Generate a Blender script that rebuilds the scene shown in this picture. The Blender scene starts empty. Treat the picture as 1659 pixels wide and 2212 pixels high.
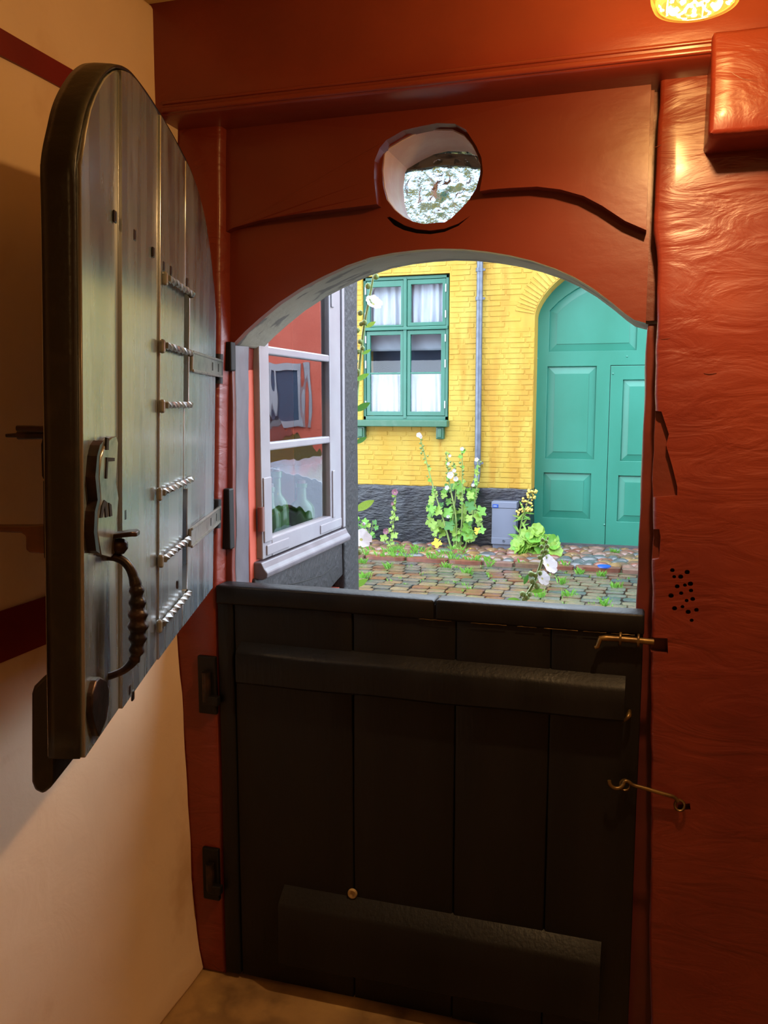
import bpy, bmesh, math, random
from mathutils import Vector, Matrix, noise
from mathutils.geometry import tessellate_polygon

# ------------------------------------------------------------------ camera
scene = bpy.context.scene
COL = scene.collection
IMG_W, IMG_H, FPX = 1659.0, 2212.0, 1850.0
YAW = math.radians(17.0)
PITCH = math.atan(236 / 1850.0)
CAM = Vector((0.0, -1.8763, 1.5))
cyw, syw, cpt, spt = math.cos(YAW), math.sin(YAW), math.cos(PITCH), math.sin(PITCH)
FWD = Vector((-syw * cpt, cyw * cpt, -spt))
RGT = Vector((cyw, syw, 0))
UPV = RGT.cross(FWD)
cam_data = bpy.data.cameras.new('camera')
cam = bpy.data.objects.new('camera', cam_data)
COL.objects.link(cam)
cam.matrix_world = Matrix((
    (RGT.x, UPV.x, -FWD.x, CAM.x), (RGT.y, UPV.y, -FWD.y, CAM.y),
    (RGT.z, UPV.z, -FWD.z, CAM.z), (0, 0, 0, 1)))
cam_data.sensor_fit = 'VERTICAL'
cam_data.sensor_height = 36.0
cam_data.lens = 36.0 * FPX / IMG_H
cam_data.clip_start = 0.02
scene.camera = cam

# ------------------------------------------------------------------ world and exposure
world = bpy.data.worlds.new('overcast_sky')
scene.world = world
world.use_nodes = True
wb = world.node_tree.nodes['Background']
wb.inputs['Color'].default_value = (0.74, 0.86, 1.0, 1)
wb.inputs['Strength'].default_value = 9.8
vs = scene.view_settings
vs.view_transform = 'Standard'
vs.look = 'None'
vs.gamma = 1.0
vs.use_curve_mapping = False
vs.exposure = 0.0

LAMP_WATT = 41.0
BACK_WATT = 14.0
LAMP_RGB = (1.0, 0.62, 0.28)

# ------------------------------------------------------------------ photo measuring: a pixel's sight line met with a real plane
def ray(u, v):
    return FWD * FPX + RGT * (u - 829.5) - UPV * (v - 1106.0)
def onY(u, v, Y):
    d = ray(u, v); return CAM + d * ((Y - CAM.y) / d.y)
def onX(u, v, X):
    d = ray(u, v); return CAM + d * ((X - CAM.x) / d.x)
def onZ(u, v, Z):
    d = ray(u, v); return CAM + d * ((Z - CAM.z) / d.z)
def xz(u, v, Y):
    p = onY(u, v, Y); return (p.x, p.z)

def S(r, g, b):
    def c(x):
        x /= 255.0
        return x / 12.92 if x <= 0.04045 else ((x + 0.055) / 1.055) ** 2.4
    return (c(r), c(g), c(b), 1.0)

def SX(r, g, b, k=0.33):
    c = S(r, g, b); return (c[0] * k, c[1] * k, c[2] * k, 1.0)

# ------------------------------------------------------------------ materials
MATS = {}
def M(name, col, rough=0.5, col2=None, vscale=4.0, vstretch=(1, 1, 1), vlo=0.35, vhi=0.65, vdet=4.0,
      bump=0.0, bscale=30.0, bstretch=(1, 1, 1), bdist=0.004, bwarp=0.0, metal=0.0, spec=0.5, coat=0.0,
      col3=None, v3scale=2.0, v3lo=0.5, v3hi=0.6, v3stretch=(1, 1, 1), rvar=0.0, world=False):
    m = bpy.data.materials.new(name)
    m.use_nodes = True
    nt = m.node_tree; N = nt.nodes; L = nt.links
    b = N['Principled BSDF']
    b.inputs['Base Color'].default_value = col
    b.inputs['Roughness'].default_value = rough
    b.inputs['Metallic'].default_value = metal
    b.inputs['Specular IOR Level'].default_value = spec
    b.inputs['Coat Weight'].default_value = coat
    b.inputs['Coat Roughness'].default_value = 0.15
    tc = N.new('ShaderNodeTexCoord')
    co = N.new('ShaderNodeNewGeometry').outputs['Position'] if world else tc.outputs['Object']
    def nz(scale, stretch, detail=4.0, warp=0.0):
        mp = N.new('ShaderNodeMapping'); mp.inputs['Scale'].default_value = stretch
        L.new(co, mp.inputs['Vector'])
        n = N.new('ShaderNodeTexNoise'); n.inputs['Scale'].default_value = scale
        n.inputs['Detail'].default_value = detail; n.inputs['Distortion'].default_value = warp
        L.new(mp.outputs['Vector'], n.inputs['Vector'])
        return n
    def ramp(n, lo, hi):
        r = N.new('ShaderNodeMapRange'); r.inputs['From Min'].default_value = lo; r.inputs['From Max'].default_value = hi
        L.new(n.outputs['Fac'], r.inputs['Value']); return r
    def mix(fac, a, c):
        x = N.new('ShaderNodeMix'); x.data_type = 'RGBA'
        L.new(fac, x.inputs['Factor'])
        if isinstance(a, tuple): x.inputs['A'].default_value = a
        else: L.new(a, x.inputs['A'])
        x.inputs['B'].default_value = c
        return x.outputs['Result']
    cur = col
    if col2:
        r = ramp(nz(vscale, vstretch, vdet), vlo, vhi)
        cur = mix(r.outputs['Result'], cur, col2)
        if rvar:
            rr = N.new('ShaderNodeMapRange'); rr.inputs['To Min'].default_value = rough; rr.inputs['To Max'].default_value = rough + rvar
            L.new(r.outputs['Result'], rr.inputs['Value']); L.new(rr.outputs['Result'], b.inputs['Roughness'])
    if col3:
        r = ramp(nz(v3scale, v3stretch, 6.0), v3lo, v3hi)
        cur = mix(r.outputs['Result'], cur, col3)
    if not isinstance(cur, tuple):
        L.new(cur, b.inputs['Base Color'])
    if bump:
        n = nz(bscale, bstretch, 5.0, bwarp)
        bp = N.new('ShaderNodeBump'); bp.inputs['Strength'].default_value = bump
        bp.inputs['Distance'].default_value = bdist
        L.new(n.outputs['Fac'], bp.inputs['Height']); L.new(bp.outputs['Normal'], b.inputs['Normal'])
    MATS[name] = m
    return m

def emis(name, col, strength):
    m = bpy.data.materials.new(name); m.use_nodes = True
    b = m.node_tree.nodes['Principled BSDF']
    b.inputs['Base Color'].default_value = col
    b.inputs['Emission Color'].default_value = col
    b.inputs['Emission Strength'].default_value = strength
    return m

def pane_glass(name, ior=1.6, tint=(0.95, 0.97, 0.98, 1), wave=0.0, wscale=5.0, wstretch=(1, 1, 1)):
    m = bpy.data.materials.new(name); m.use_nodes = True
    nt = m.node_tree; N = nt.nodes; L = nt.links
    N.remove(N['Principled BSDF'])
    out = N['Material Output']
    tr = N.new('ShaderNodeBsdfTransparent'); tr.inputs['Color'].default_value = tint
    gl = N.new('ShaderNodeBsdfGlossy'); gl.inputs['Roughness'].default_value = 0.01
    fr = N.new('ShaderNodeFresnel'); fr.inputs['IOR'].default_value = ior
    mx = N.new('ShaderNodeMixShader')
    ge = N.new('ShaderNodeNewGeometry'); sb = N.new('ShaderNodeMath'); sb.operation = 'SUBTRACT'; sb.inputs[0].default_value = 1.0
    ml = N.new('ShaderNodeMath'); ml.operation = 'MULTIPLY'                     # the sheet mirrors once, at its outer face
    L.new(ge.outputs['Backfacing'], sb.inputs[1]); L.new(sb.outputs[0], ml.inputs[0]); L.new(fr.outputs['Fac'], ml.inputs[1])
    L.new(ml.outputs[0], mx.inputs['Fac']); L.new(tr.outputs['BSDF'], mx.inputs[1]); L.new(gl.outputs['BSDF'], mx.inputs[2])
    L.new(mx.outputs['Shader'], out.inputs['Surface'])
    if wave:
        tc = N.new('ShaderNodeTexCoord'); mp = N.new('ShaderNodeMapping'); mp.inputs['Scale'].default_value = wstretch
        n = N.new('ShaderNodeTexNoise'); n.inputs['Scale'].default_value = wscale; n.inputs['Detail'].default_value = 1.0
        bp = N.new('ShaderNodeBump'); bp.inputs['Strength'].default_value = 1.0; bp.inputs['Distance'].default_value = wave
        L.new(tc.outputs['Object'], mp.inputs['Vector']); L.new(mp.outputs['Vector'], n.inputs['Vector'])
        L.new(n.outputs['Fac'], bp.inputs['Height']); L.new(bp.outputs['Normal'], gl.inputs['Normal'])
    return m

RED = S(126, 47, 29)
m_red_beam = M('red_beam_paint', RED, 0.34, S(110, 39, 28), 3, bump=0.35, bscale=22, bstretch=(0.35, 1, 1.6), bdist=0.004, coat=0.15)
m_red_post = M('red_post_paint', RED, 0.38, S(106, 34, 25), 3, bump=0.4, bscale=7, bstretch=(0.8, 1, 2.4), bdist=0.012, bwarp=1.6, coat=0.12)
m_red_board = M('red_board_paint', S(114, 44, 30), 0.36, S(102, 37, 25), 2.2, bump=0.3, bscale=16, bstretch=(0.5, 1, 1), bdist=0.005, coat=0.1)
m_red_dark = M('red_brown_rebate_paint', S(110, 44, 32), 0.4, S(86, 34, 26), 5, bump=0.4, bscale=30, bdist=0.004)
m_black = M('black_tarred_paint', S(14, 15, 17), 0.42, S(22, 20, 20), 3, vstretch=(3, 3, 0.5), bump=0.4, bscale=40, bstretch=(3, 3, 0.4), bdist=0.003, rvar=0.15, spec=0.28)
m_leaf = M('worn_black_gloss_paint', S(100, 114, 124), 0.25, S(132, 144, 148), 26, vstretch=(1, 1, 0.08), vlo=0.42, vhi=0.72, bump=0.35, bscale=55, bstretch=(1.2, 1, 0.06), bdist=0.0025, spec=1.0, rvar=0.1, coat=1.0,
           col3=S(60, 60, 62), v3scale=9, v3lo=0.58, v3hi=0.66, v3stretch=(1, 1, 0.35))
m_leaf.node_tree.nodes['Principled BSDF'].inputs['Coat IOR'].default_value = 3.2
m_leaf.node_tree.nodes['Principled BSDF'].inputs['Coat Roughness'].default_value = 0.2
m_leaf_edge = M('black_edge_paint', S(24, 26, 25), 0.33, S(48, 44, 34), 20, vlo=0.55, vhi=0.75, bump=0.5, bscale=45, bdist=0.003, spec=0.6)
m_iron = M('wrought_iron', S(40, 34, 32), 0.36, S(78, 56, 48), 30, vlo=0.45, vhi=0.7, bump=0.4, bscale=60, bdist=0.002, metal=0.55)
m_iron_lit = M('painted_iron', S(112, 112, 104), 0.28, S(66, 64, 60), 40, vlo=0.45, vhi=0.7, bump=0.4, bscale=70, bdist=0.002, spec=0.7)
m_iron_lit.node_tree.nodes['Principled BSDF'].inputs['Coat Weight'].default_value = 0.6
m_brass = M('dull_brass', S(134, 108, 62), 0.38, S(84, 64, 40), 30, metal=0.7)
m_wood_handle = M('brown_latch', S(120, 72, 40), 0.3, S(70, 40, 26), 20, spec=0.6)
m_void = M('dark_recess', S(22, 20, 19), 0.8)
m_plaster = M('peach_plaster', S(234, 208, 178), 0.75, S(220, 190, 158), 1.6, bump=0.35, bscale=9, bdist=0.012, bwarp=0.4, col3=S(210, 176, 140), v3scale=5, v3lo=0.6, v3hi=0.75)
m_stripe = M('oxblood_stripe_paint', S(120, 24, 20), 0.45, S(104, 20, 18), 4, bump=0.2, bscale=12, bdist=0.006)
m_ceiling = M('ceiling_paint', S(214, 188, 134), 0.7, S(200, 172, 118), 3)
m_floor = M('worn_floor', S(170, 136, 90), 0.55, S(98, 74, 50), 7, vlo=0.4, vhi=0.62, bump=0.5, bscale=25, bdist=0.005, col3=S(196, 160, 104), v3scale=3.5, v3lo=0.52, v3hi=0.62)
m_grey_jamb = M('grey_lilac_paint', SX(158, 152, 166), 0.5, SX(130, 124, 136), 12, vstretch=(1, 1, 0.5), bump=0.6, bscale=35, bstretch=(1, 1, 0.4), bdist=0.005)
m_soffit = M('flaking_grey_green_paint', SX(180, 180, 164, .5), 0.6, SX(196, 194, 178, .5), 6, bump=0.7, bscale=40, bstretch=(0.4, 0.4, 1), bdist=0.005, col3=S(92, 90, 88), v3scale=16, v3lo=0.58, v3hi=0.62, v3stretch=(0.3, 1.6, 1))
m_pale = M('pale_hole_paint', S(222, 216, 206), 0.5, S(206, 178, 172), 8, bump=0.4, bscale=40, bdist=0.003)

# ------------------------------------------------------------------ building helpers
def link(o, parent=None, label=None, cat=None, group=None, kind=None):
    COL.objects.link(o)
    if parent is not None: o.parent = parent
    if label: o['label'] = label
    if cat: o['category'] = cat
    if group: o['group'] = group
    if kind: o['kind'] = kind
    return o
def empty(name, loc=(0, 0, 0), label=None, cat=None, group=None, kind=None, parent=None):
    o = bpy.data.objects.new(name, None)
    o.location = loc; o.empty_display_size = 0.1
    return link(o, parent, label, cat, group, kind)
def finish(me, smooth):
    if smooth:
        me.shade_smooth()
        if smooth < 180: me.set_sharp_from_angle(angle=math.radians(smooth))
    return me
def mesh(name, verts, faces, mat, parent=None, smooth=0, **kw):
    me = bpy.data.meshes.new(name)
    me.from_pydata([tuple(v) for v in verts], [], faces)
    me.validate(); me.update()
    if mat: me.materials.append(mat)
    finish(me, smooth)
    return link(bpy.data.objects.new(name, me), parent, **kw)
def from_bm(name, bm, mat, parent=None, smooth=0, **kw):
    bmesh.ops.recalc_face_normals(bm, faces=bm.faces)
    me = bpy.data.meshes.new(name); bm.to_mesh(me); bm.free()
    if mat: me.materials.append(mat)
    finish(me, smooth)
    return link(bpy.data.objects.new(name, me), parent, **kw)
def rel(root, pts):
    o = root.location
    return [Vector(p) - o for p in pts]
def bev(o, w, seg=2, ang=40):
    m = o.modifiers.new('bevel', 'BEVEL'); m.width = w; m.segments = seg; m.limit_method = 'ANGLE'; m.angle_limit = math.radians(ang)
    return o
def lattice_box(lo, hi, seg=0.06, edge=0.008, amp=0.0, freq=3.0, seed=0, warp=None):
    ax = []
    for a in range(3):
        l, h = lo[a], hi[a]
        e = min(edge, (h - l) * 0.25)
        n = max(1, int(round((h - l - 2 * e) / seg)))
        ax.append([l] + [l + e + (h - l - 2 * e) * i / n for i in range(n + 1)] + [h])
    nx, ny, nz_ = (len(a) for a in ax)
    idx = {}; V = []; Fc = []
    sd = Vector((seed * 7.3, seed * 3.1, seed * 5.7))
    def vid(i, j, k):
        if (i, j, k) in idx: return idx[(i, j, k)]
        p = Vector((ax[0][i], ax[1][j], ax[2][k]))
        on = [i in (0, nx - 1), j in (0, ny - 1), k in (0, nz_ - 1)]
        if sum(on) >= 2:
            for a, (q, n) in enumerate(((i, nx), (j, ny), (k, nz_))):
                if on[a]:
                    e = min(edge, (hi[a] - lo[a]) * 0.25) * 0.35
                    p[a] += e if q == 0 else -e
        if amp:
            p += noise.noise_vector(p * freq + sd) * amp + noise.noise_vector(p * freq * 4 + sd) * amp * 0.3
        if warp: p = warp(p)
        idx[(i, j, k)] = len(V); V.append(p); return idx[(i, j, k)]
    for j in range(ny - 1):
        for k in range(nz_ - 1):
            Fc.append((vid(0, j, k), vid(0, j, k + 1), vid(0, j + 1, k + 1), vid(0, j + 1, k)))
            i = nx - 1; Fc.append((vid(i, j, k), vid(i, j + 1, k), vid(i, j + 1, k + 1), vid(i, j, k + 1)))
    for i in range(nx - 1):
        for k in range(nz_ - 1):
            Fc.append((vid(i, 0, k), vid(i + 1, 0, k), vid(i + 1, 0, k + 1), vid(i, 0, k + 1)))
            j = ny - 1; Fc.append((vid(i, j, k), vid(i, j, k + 1), vid(i + 1, j, k + 1), vid(i + 1, j, k)))
    for i in range(nx - 1):
        for j in range(ny - 1):
            Fc.append((vid(i, j, 0), vid(i, j + 1, 0), vid(i + 1, j + 1, 0), vid(i + 1, j, 0)))
            k = nz_ - 1; Fc.append((vid(i, j, k), vid(i + 1, j, k), vid(i + 1, j + 1, k), vid(i, j + 1, k)))
    return V, Fc
def hewn(name, lo, hi, mat, parent=None, seg=0.06, edge=0.008, amp=0.003, freq=3.0, seed=0, warp=None, smooth=50, **kw):
    V, Fc = lattice_box(lo, hi, seg, edge, amp, freq, seed, warp)
    return mesh(name, V, Fc, mat, parent, smooth, **kw)
def boxes(name, lst, mat, parent=None, bevel=0.0, smooth=0, **kw):
    V = []; Fc = []
    for lo, hi in lst:
        b = len(V)
        for k in (0, 1):
            for j in (0, 1):
                for i in (0, 1):
                    V.append(((lo, hi)[i][0], (lo, hi)[j][1], (lo, hi)[k][2]))
        Fc += [(b, b + 2, b + 3, b + 1), (b + 4, b + 5, b + 7, b + 6), (b, b + 1, b + 5, b + 4), (b + 2, b + 6, b + 7, b + 3), (b, b + 4, b + 6, b + 2), (b + 1, b + 3, b + 7, b + 5)]
    o = mesh(name, V, Fc, mat, parent, smooth, **kw)
    if bevel: bev(o, bevel)
    return o
def box(name, lo, hi, mat, parent=None, bevel=0.0, **kw):
    return boxes(name, [(lo, hi)], mat, parent, bevel, **kw)
def prism(outer, holes, f):
    """2-D outline (with holes) swept between f(x, z, 0) and f(x, z, 1)."""
    loops = [outer] + list(holes)
    flat = [p for l in loops for p in l]
    tris = tessellate_polygon([[Vector((p[0], p[1], 0)) for p in l] for l in loops])
    n = len(flat)
    V = [f(p[0], p[1], 0) for p in flat] + [f(p[0], p[1], 1) for p in flat]
    Fc = [tuple(t) for t in tris] + [tuple(i + n for i in reversed(t)) for t in tris]
    b = 0
    for l in loops:
        k = len(l)
        for i in range(k):
            a, c = b + i, b + (i + 1) % k
            Fc.append((a, c, c + n, a + n))
        b += k
    return V, Fc
def plate(name, outer, y0, y1, mat, parent=None, holes=(), bevel=0.0, smooth=0, yf=None, **kw):
    """Board lying in the wall's plane: outline in (x, z), thickness y0..y1."""
    f = (lambda x, z, s: Vector((x, (y0 if not yf else yf(x, z)) if s == 0 else y1, z)))
    V, Fc = prism(outer, holes, f)
    bm = bmesh.new()
    vs_ = [bm.verts.new(v) for v in V]
    for q in Fc:
        try: bm.faces.new([vs_[i] for i in q])
        except ValueError: pass
    o = from_bm(name, bm, mat, parent, smooth, **kw)
    if bevel: bev(o, bevel)
    return o
def frames(P):
    n = len(P); T = []
    for i in range(n):
        t = (P[min(i + 1, n - 1)] - P[max(i - 1, 0)]); T.append(t.normalized() if t.length > 1e-9 else Vector((0, 0, 1)))
    a = Vector((0, 0, 1)) if abs(T[0].z) < 0.9 else Vector((1, 0, 0))
    u = (a - T[0] * a.dot(T[0])).normalized(); out = []
    for t in T:
        u = (u - t * u.dot(t)).normalized(); out.append((t, u, t.cross(u)))
    return out
def tube_data(P, r, n=10, twist=0.0, flat=1.0, square=False):
    P = [Vector(p) for p in P]; fr = frames(P)
    R = r if isinstance(r, (list, tuple)) else [r] * len(P)
    V = []; Fc = []
    for i, (p, (t, u, w)) in enumerate(zip(P, fr)):
        for k in range(n):
            a = 2 * math.pi * k / n + (math.pi / 4 if square else 0)
            c, s = math.cos(a), math.sin(a) * flat
            tw = twist * i
            c, s = c * math.cos(tw) - s * math.sin(tw), c * math.sin(tw) + s * math.cos(tw)
            V.append(p + (u * c + w * s) * R[i])
    for i in range(len(P) - 1):
        for k in range(n):
            a, b = i * n + k, i * n + (k + 1) % n
            Fc.append((a, b, b + n, a + n))
    Fc.append(tuple(reversed(range(n)))); Fc.append(tuple(range((len(P) - 1) * n, len(P) * n)))
    return V, Fc
def tube(name, P, r, mat, parent=None, n=10, twist=0.0, flat=1.0, square=False, smooth=60, **kw):
    V, Fc = tube_data(P, r, n, twist, flat, square)
    return mesh(name, V, Fc, mat, parent, smooth, **kw)
def lathe_data(prof, n=24, closed=False):
    V = []; Fc = []
    for r, z in prof:
        for k in range(n):
            a = 2 * math.pi * k / n; V.append(Vector((r * math.cos(a), r * math.sin(a), z)))
    m = len(prof)
    for i in range(m if closed else m - 1):
        for k in range(n):
            a, b = i * n + k, i * n + (k + 1) % n
            c, d = ((i + 1) % m) * n + (k + 1) % n, ((i + 1) % m) * n + k
            Fc.append((a, b, c, d))
    return V, Fc
def smoothpts(pts, sub=6, closed=False):
    P = [Vector(p) for p in pts]; n = len(P); out = []
    rng = range(n) if closed else range(n - 1)
    for i in rng:
        if closed: p0, p1, p2, p3 = P[i - 1], P[i], P[(i + 1) % n], P[(i + 2) % n]
        else: p0, p1, p2, p3 = P[max(i - 1, 0)], P[i], P[i + 1], P[min(i + 2, n - 1)]
        for s in range(sub):
            t = s / sub
            out.append(0.5 * ((2 * p1) + (p2 - p0) * t + (2 * p0 - 5 * p1 + 4 * p2 - p3) * t * t + (3 * p1 - p0 - 3 * p2 + p3) * t ** 3))
    if not closed: out.append(P[-1])
    return out
def interp(tab, x):
    if x <= tab[0][0]: return tab[0][1]
    for (a, b), (c, d) in zip(tab, tab[1:]):
        if x <= c: return b + (d - b) * (x - a) / (c - a)
    return tab[-1][1]
def xform(V, M4): return [M4 @ Vector(v) for v in V]
def baked(o):
    """Turn an object's modifiers into plain mesh."""
    dg = bpy.context.evaluated_depsgraph_get()
    me = bpy.data.meshes.new_from_object(o.evaluated_get(dg))
    o.modifiers.clear(); o.data = me
    return o
def copy_tree(src, loc=None, parent=None):
    c = src.copy(); COL.objects.link(c)
    if parent is not None: c.parent = parent
    if loc is not None: c.location = loc
    for ch in list(src.children): copy_tree(ch, None, c)
    return c

# =================================================================== the room
ZC = 2.372
box('floor', (-1.4, -4.4, -0.12), (1.9, 0.12, 0.0), m_floor, kind='structure')
box('ceiling', (-1.4, -4.4, ZC), (1.9, 0.0, ZC + 0.1), m_ceiling, kind='structure')
box('wall_right', (1.7, -4.4, 0), (1.9, 0.0, ZC), m_plaster, kind='structure')
box('wall_back', (-1.4, -4.4, 0), (1.7, -4.2, ZC), m_plaster, kind='structure')

WALLX = [(0.0, -1.086), (0.25, -1.100), (0.76, -1.113), (0.92, -1.124), (1.3, -1.120), (1.7, -1.105), (2.16, -1.079), (2.4, -1.073)]
def wl_warp(p):
    if p.x > -1.2:
        b = interp(WALLX, p.z) + 0.014 * math.exp(-max(p.z, 0) / 0.04)
        b += 0.006 * noise.noise(Vector((3, p.y * 2.2, p.z * 2.2))) + 0.003 * noise.noise(Vector((9, p.y * 7, p.z * 7)))
        p.x = b + (p.x + 1.1)
        if p.y > -0.02:
            p.y = -0.004 + 0.004 * noise.noise(Vector((1, 1, p.z * 9)))
    return p
hewn('wall_left', (-1.4, -4.3, 0.0), (-1.1, 0.0, ZC), m_plaster, seg=0.05, edge=0.012, amp=0, warp=wl_warp, smooth=80, kind='structure')
def stripe(name, z0, z1):
    def w(p):
        if p.x > -1.2: p.x = interp(WALLX, p.z) + 0.006 + 0.002 * noise.noise(Vector((3, p.y * 3, p.z)))
        return p
    return hewn(name, (-1.3, -4.2, z0), (-1.1, -0.06, z1), m_stripe, seg=0.08, edge=0.005, amp=0.0015, warp=w, kind='structure')
stripe('trim_1', 2.088, 2.131)
stripe('trim_2', 1.027, 1.122)

wf = empty('wall_front', (0, 0, 0), kind='structure')
POSTL = [(0, -1.012), (0.5, -1.012), (1.05, -1.009), (1.6, -0.987), (2.15, -0.968)]
def pl_warp(p):
    if p.x > -1.1: p.x = interp(POSTL, p.z) + (p.x + 1.0) + 0.004 * noise.noise(Vector((5, p.y * 4, p.z * 5)))
    return p
hewn('post', (-1.35, 0.0, 0.0), (-1.0, 0.2, 2.16), m_red_post, wf, seg=0.05, edge=0.01, amp=0.002, seed=2, warp=pl_warp)

# wide right-hand post with old mortises and peg holes cut into it
POSTR = [(0, 0.062), (0.17, 0.055), (0.6, 0.040), (1.09, 0.023), (1.4, 0.014), (1.72, 0.010), (1.8, 0.008), (1.86, -0.002), (2.15, 0.000)]
def pr_warp(p):
    if p.x < 0.12:
        t = 1 - max(0.0, p.x) / 0.12
        p.x += t * (interp(POSTR, p.z) + 0.0035 * noise.noise(Vector((8, p.y * 3, p.z * 16))) + 0.003 * noise.noise(Vector((2, 1, p.z * 5))))
    if p.y < 0.05:
        p.y += 0.0035 * noise.noise(Vector((p.x * 5, 0, p.z * 16))) * (0.4 + 0.6 * min(1, p.z / 2.0))
    return p
post_r = hewn('post', (0.0, 0.0, 0.0), (0.62, 0.2, 2.16), m_red_post, wf, seg=0.03, edge=0.009, amp=0.002, seed=5, warp=pr_warp)
post_r.data.materials.append(m_void)
hewn('post', (0.625, 0.004, 0.0), (1.72, 0.2, 2.16), m_red_post, wf, seg=0.08, edge=0.009, amp=0.002, seed=6)
def cutter(polys, depth):
    V = []; Fc = []
    for P, dp in polys:
        b = len(V); n = len(P)
        for (x, z) in P: V.append((x, -0.05, z))
        for (x, z) in P: V.append((x, dp, z))
        Fc.append(tuple(range(b, b + n))); Fc.append(tuple(reversed(range(b + n, b + 2 * n))))
        for i in range(n):
            j = (i + 1) % n; Fc.append((b + i, b + n + i, b + n + j, b + j))
    bm = bmesh.new(); vv = [bm.verts.new(v) for v in V]
    for q in Fc: bm.faces.new([vv[i] for i in q])
    bmesh.ops.recalc_face_normals(bm, faces=bm.faces)
    me = bpy.data.meshes.new('cut'); bm.to_mesh(me); bm.free()
    return me
HOLES = [(758, 185), (872, 200), (772, 235), (822, 235), (795, 310), (855, 300), (897, 290), (902, 342), (826, 363), (748, 382), (868, 420), (915, 408), (775, 480), (836, 468), (880, 508), (944, 492), (907, 572)]
pol = []
for i, (a, b) in enumerate(HOLES):
    x, z = xz(1240 + a / 3.568, 1180 + b / 3.568, 0.0)
    r = 0.0047 + 0.0008 * math.sin(i * 2.3)
    pol.append(([(x + r * math.cos(k * math.pi / 5), z + r * math.sin(k * math.pi / 5)) for k in range(10)], 0.03))
def pxpoly(pts, Y=0.0): return [xz(u, v, Y) for u, v in pts]
pol.append((pxpoly([(1396, 1377), (1442, 1379), (1443, 1413), (1396, 1409)]), 0.035))
pol.append((pxpoly([(1404, 886), (1429, 889), (1445, 938), (1439, 962), (1452, 1006), (1463, 1051), (1463, 1071), (1400, 1076)]), 0.018))
pol.append((pxpoly([(1400, 1145), (1424, 1143), (1427, 1160), (1424, 1206), (1400, 1213)]), 0.022))
pol.append((pxpoly([(1465, 1738), (1490, 1735), (1492, 1750), (1462, 1752)]), 0.02))
cme = cutter(pol, 0.03); cme.materials.append(m_red_dark); cme.materials.append(m_void)
for p in cme.polygons: p.material_index = 0
co = bpy.data.objects.new('cut', cme); COL.objects.link(co)
bm_ = post_r.modifiers.new('cut', 'BOOLEAN'); bm_.object = co; bm_.operation = 'DIFFERENCE'; bm_.solver = 'EXACT'
try: bm_.material_mode = 'TRANSFER'
except Exception: pass
bpy.context.view_layer.update()
baked(post_r)
bpy.data.objects.remove(co); bpy.data.meshes.remove(cme)

# great beam with its run moulding, and the block under it
BZ = 2.135
hewn('beam', (-1.35, -0.1, BZ), (1.72, 0.22, ZC + 0.02), m_red_beam, wf, seg=0.06, edge=0.008, amp=0.0025, seed=9)
for z0, z1, y in ((BZ + 0.004, BZ + 0.016, -0.106), (BZ + 0.022, BZ + 0.03, -0.104)):
    hewn('moulding', (-1.06, y, z0), (1.7, -0.09, z1), m_red_beam, wf, seg=0.05, edge=0.003, amp=0.0014, seed=11)
hewn('bracket_block', (0.088, -0.135, 1.985), (0.56, 0.01, BZ + 0.03), m_red_post, wf, seg=0.03, edge=0.008, amp=0.003, freq=6, seed=14)

# lintel: upper board, arch board behind it, outer arch in exterior paint
YU, YA, YB, YO = 0.018, 0.052, 0.075, 0.225
crackL = [(470, 505), (500, 490), (560, 474), (640, 462), (740, 450), (814, 441)]
rim = [(812, 420), (808, 385), (809, 347), (820, 320), (834, 303), (870, 282), (907, 273), (943, 266), (982, 267), (1006, 280), (1029, 316), (1040, 341), (1043, 372), (1036, 413)]
crackR = [(1060, 409), (1100, 406), (1160, 403), (1210, 409), (1260, 423), (1300, 444), (1350, 477), (1396, 497)]
upper = [xz(u, v, YU) for u, v in crackL + rim + crackR]
xr = upper[-1][0]; xl = upper[0][0]
upper += [(xr - 0.001, 2.16), (xl, 2.16)]
plate('lintel_board', upper, YU, YA + 0.01, m_red_board, wf, bevel=0.003, yf=lambda x, z: YU + 0.012 * max(0, min(1, (-0.78 - x) / 0.2)))
hole_px = [(825, 367), (829, 330), (834, 321), (867, 301), (897, 286), (930, 278), (977, 279), (1002, 291), (1020, 312), (1031, 334), (1038, 357), (1037, 377), (1028, 408), (1013, 432), (992, 455), (975, 471), (961, 480), (943, 481), (916, 484), (892, 479), (870, 468), (852, 453), (836, 432), (828, 403)]
hole = [xz(u, v, YA) for u, v in hole_px]
arch_px = [(500, 745), (505, 741), (530, 715), (560, 688), (600, 655), (650, 622), (700, 596), (750, 573), (800, 556), (850, 546), (900, 540), (950, 537), (1000, 538), (1050, 543), (1100, 551), (1150, 563), (1200, 580), (1240, 598), (1280, 622), (1320, 652), (1350, 677), (1370, 691), (1395, 698)]
archc = [xz(u, v, YA) for u, v in arch_px]
arch_out = [(-1.06, archc[0][1])] + archc + [(archc[-1][0], 2.16), (-1.06, 2.16)]
smile = [(836, 470), (850, 486), (872, 497), (900, 504), (930, 506), (960, 501), (990, 488), (1016, 466), (990, 483), (960, 494), (930, 498), (900, 495), (874, 487), (852, 474), (842, 468)]
smile_h = [xz(u, v, YA) for u, v in smile]
plate('arch_board', arch_out, YA, YB, m_red_board, wf, holes=[hole, smile_h])
cx_ = sum(p[0] for p in smile_h) / len(smile_h)
plate('groove_backing', [(p[0], p[1]) for p in smile_h], YB - 0.004, YB - 0.001, m_void, wf)
arch_out2 = [(-1.06, archc[0][1])] + archc + [(0.1, archc[-1][1]), (0.1, 2.16), (-1.06, 2.16)]
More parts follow.
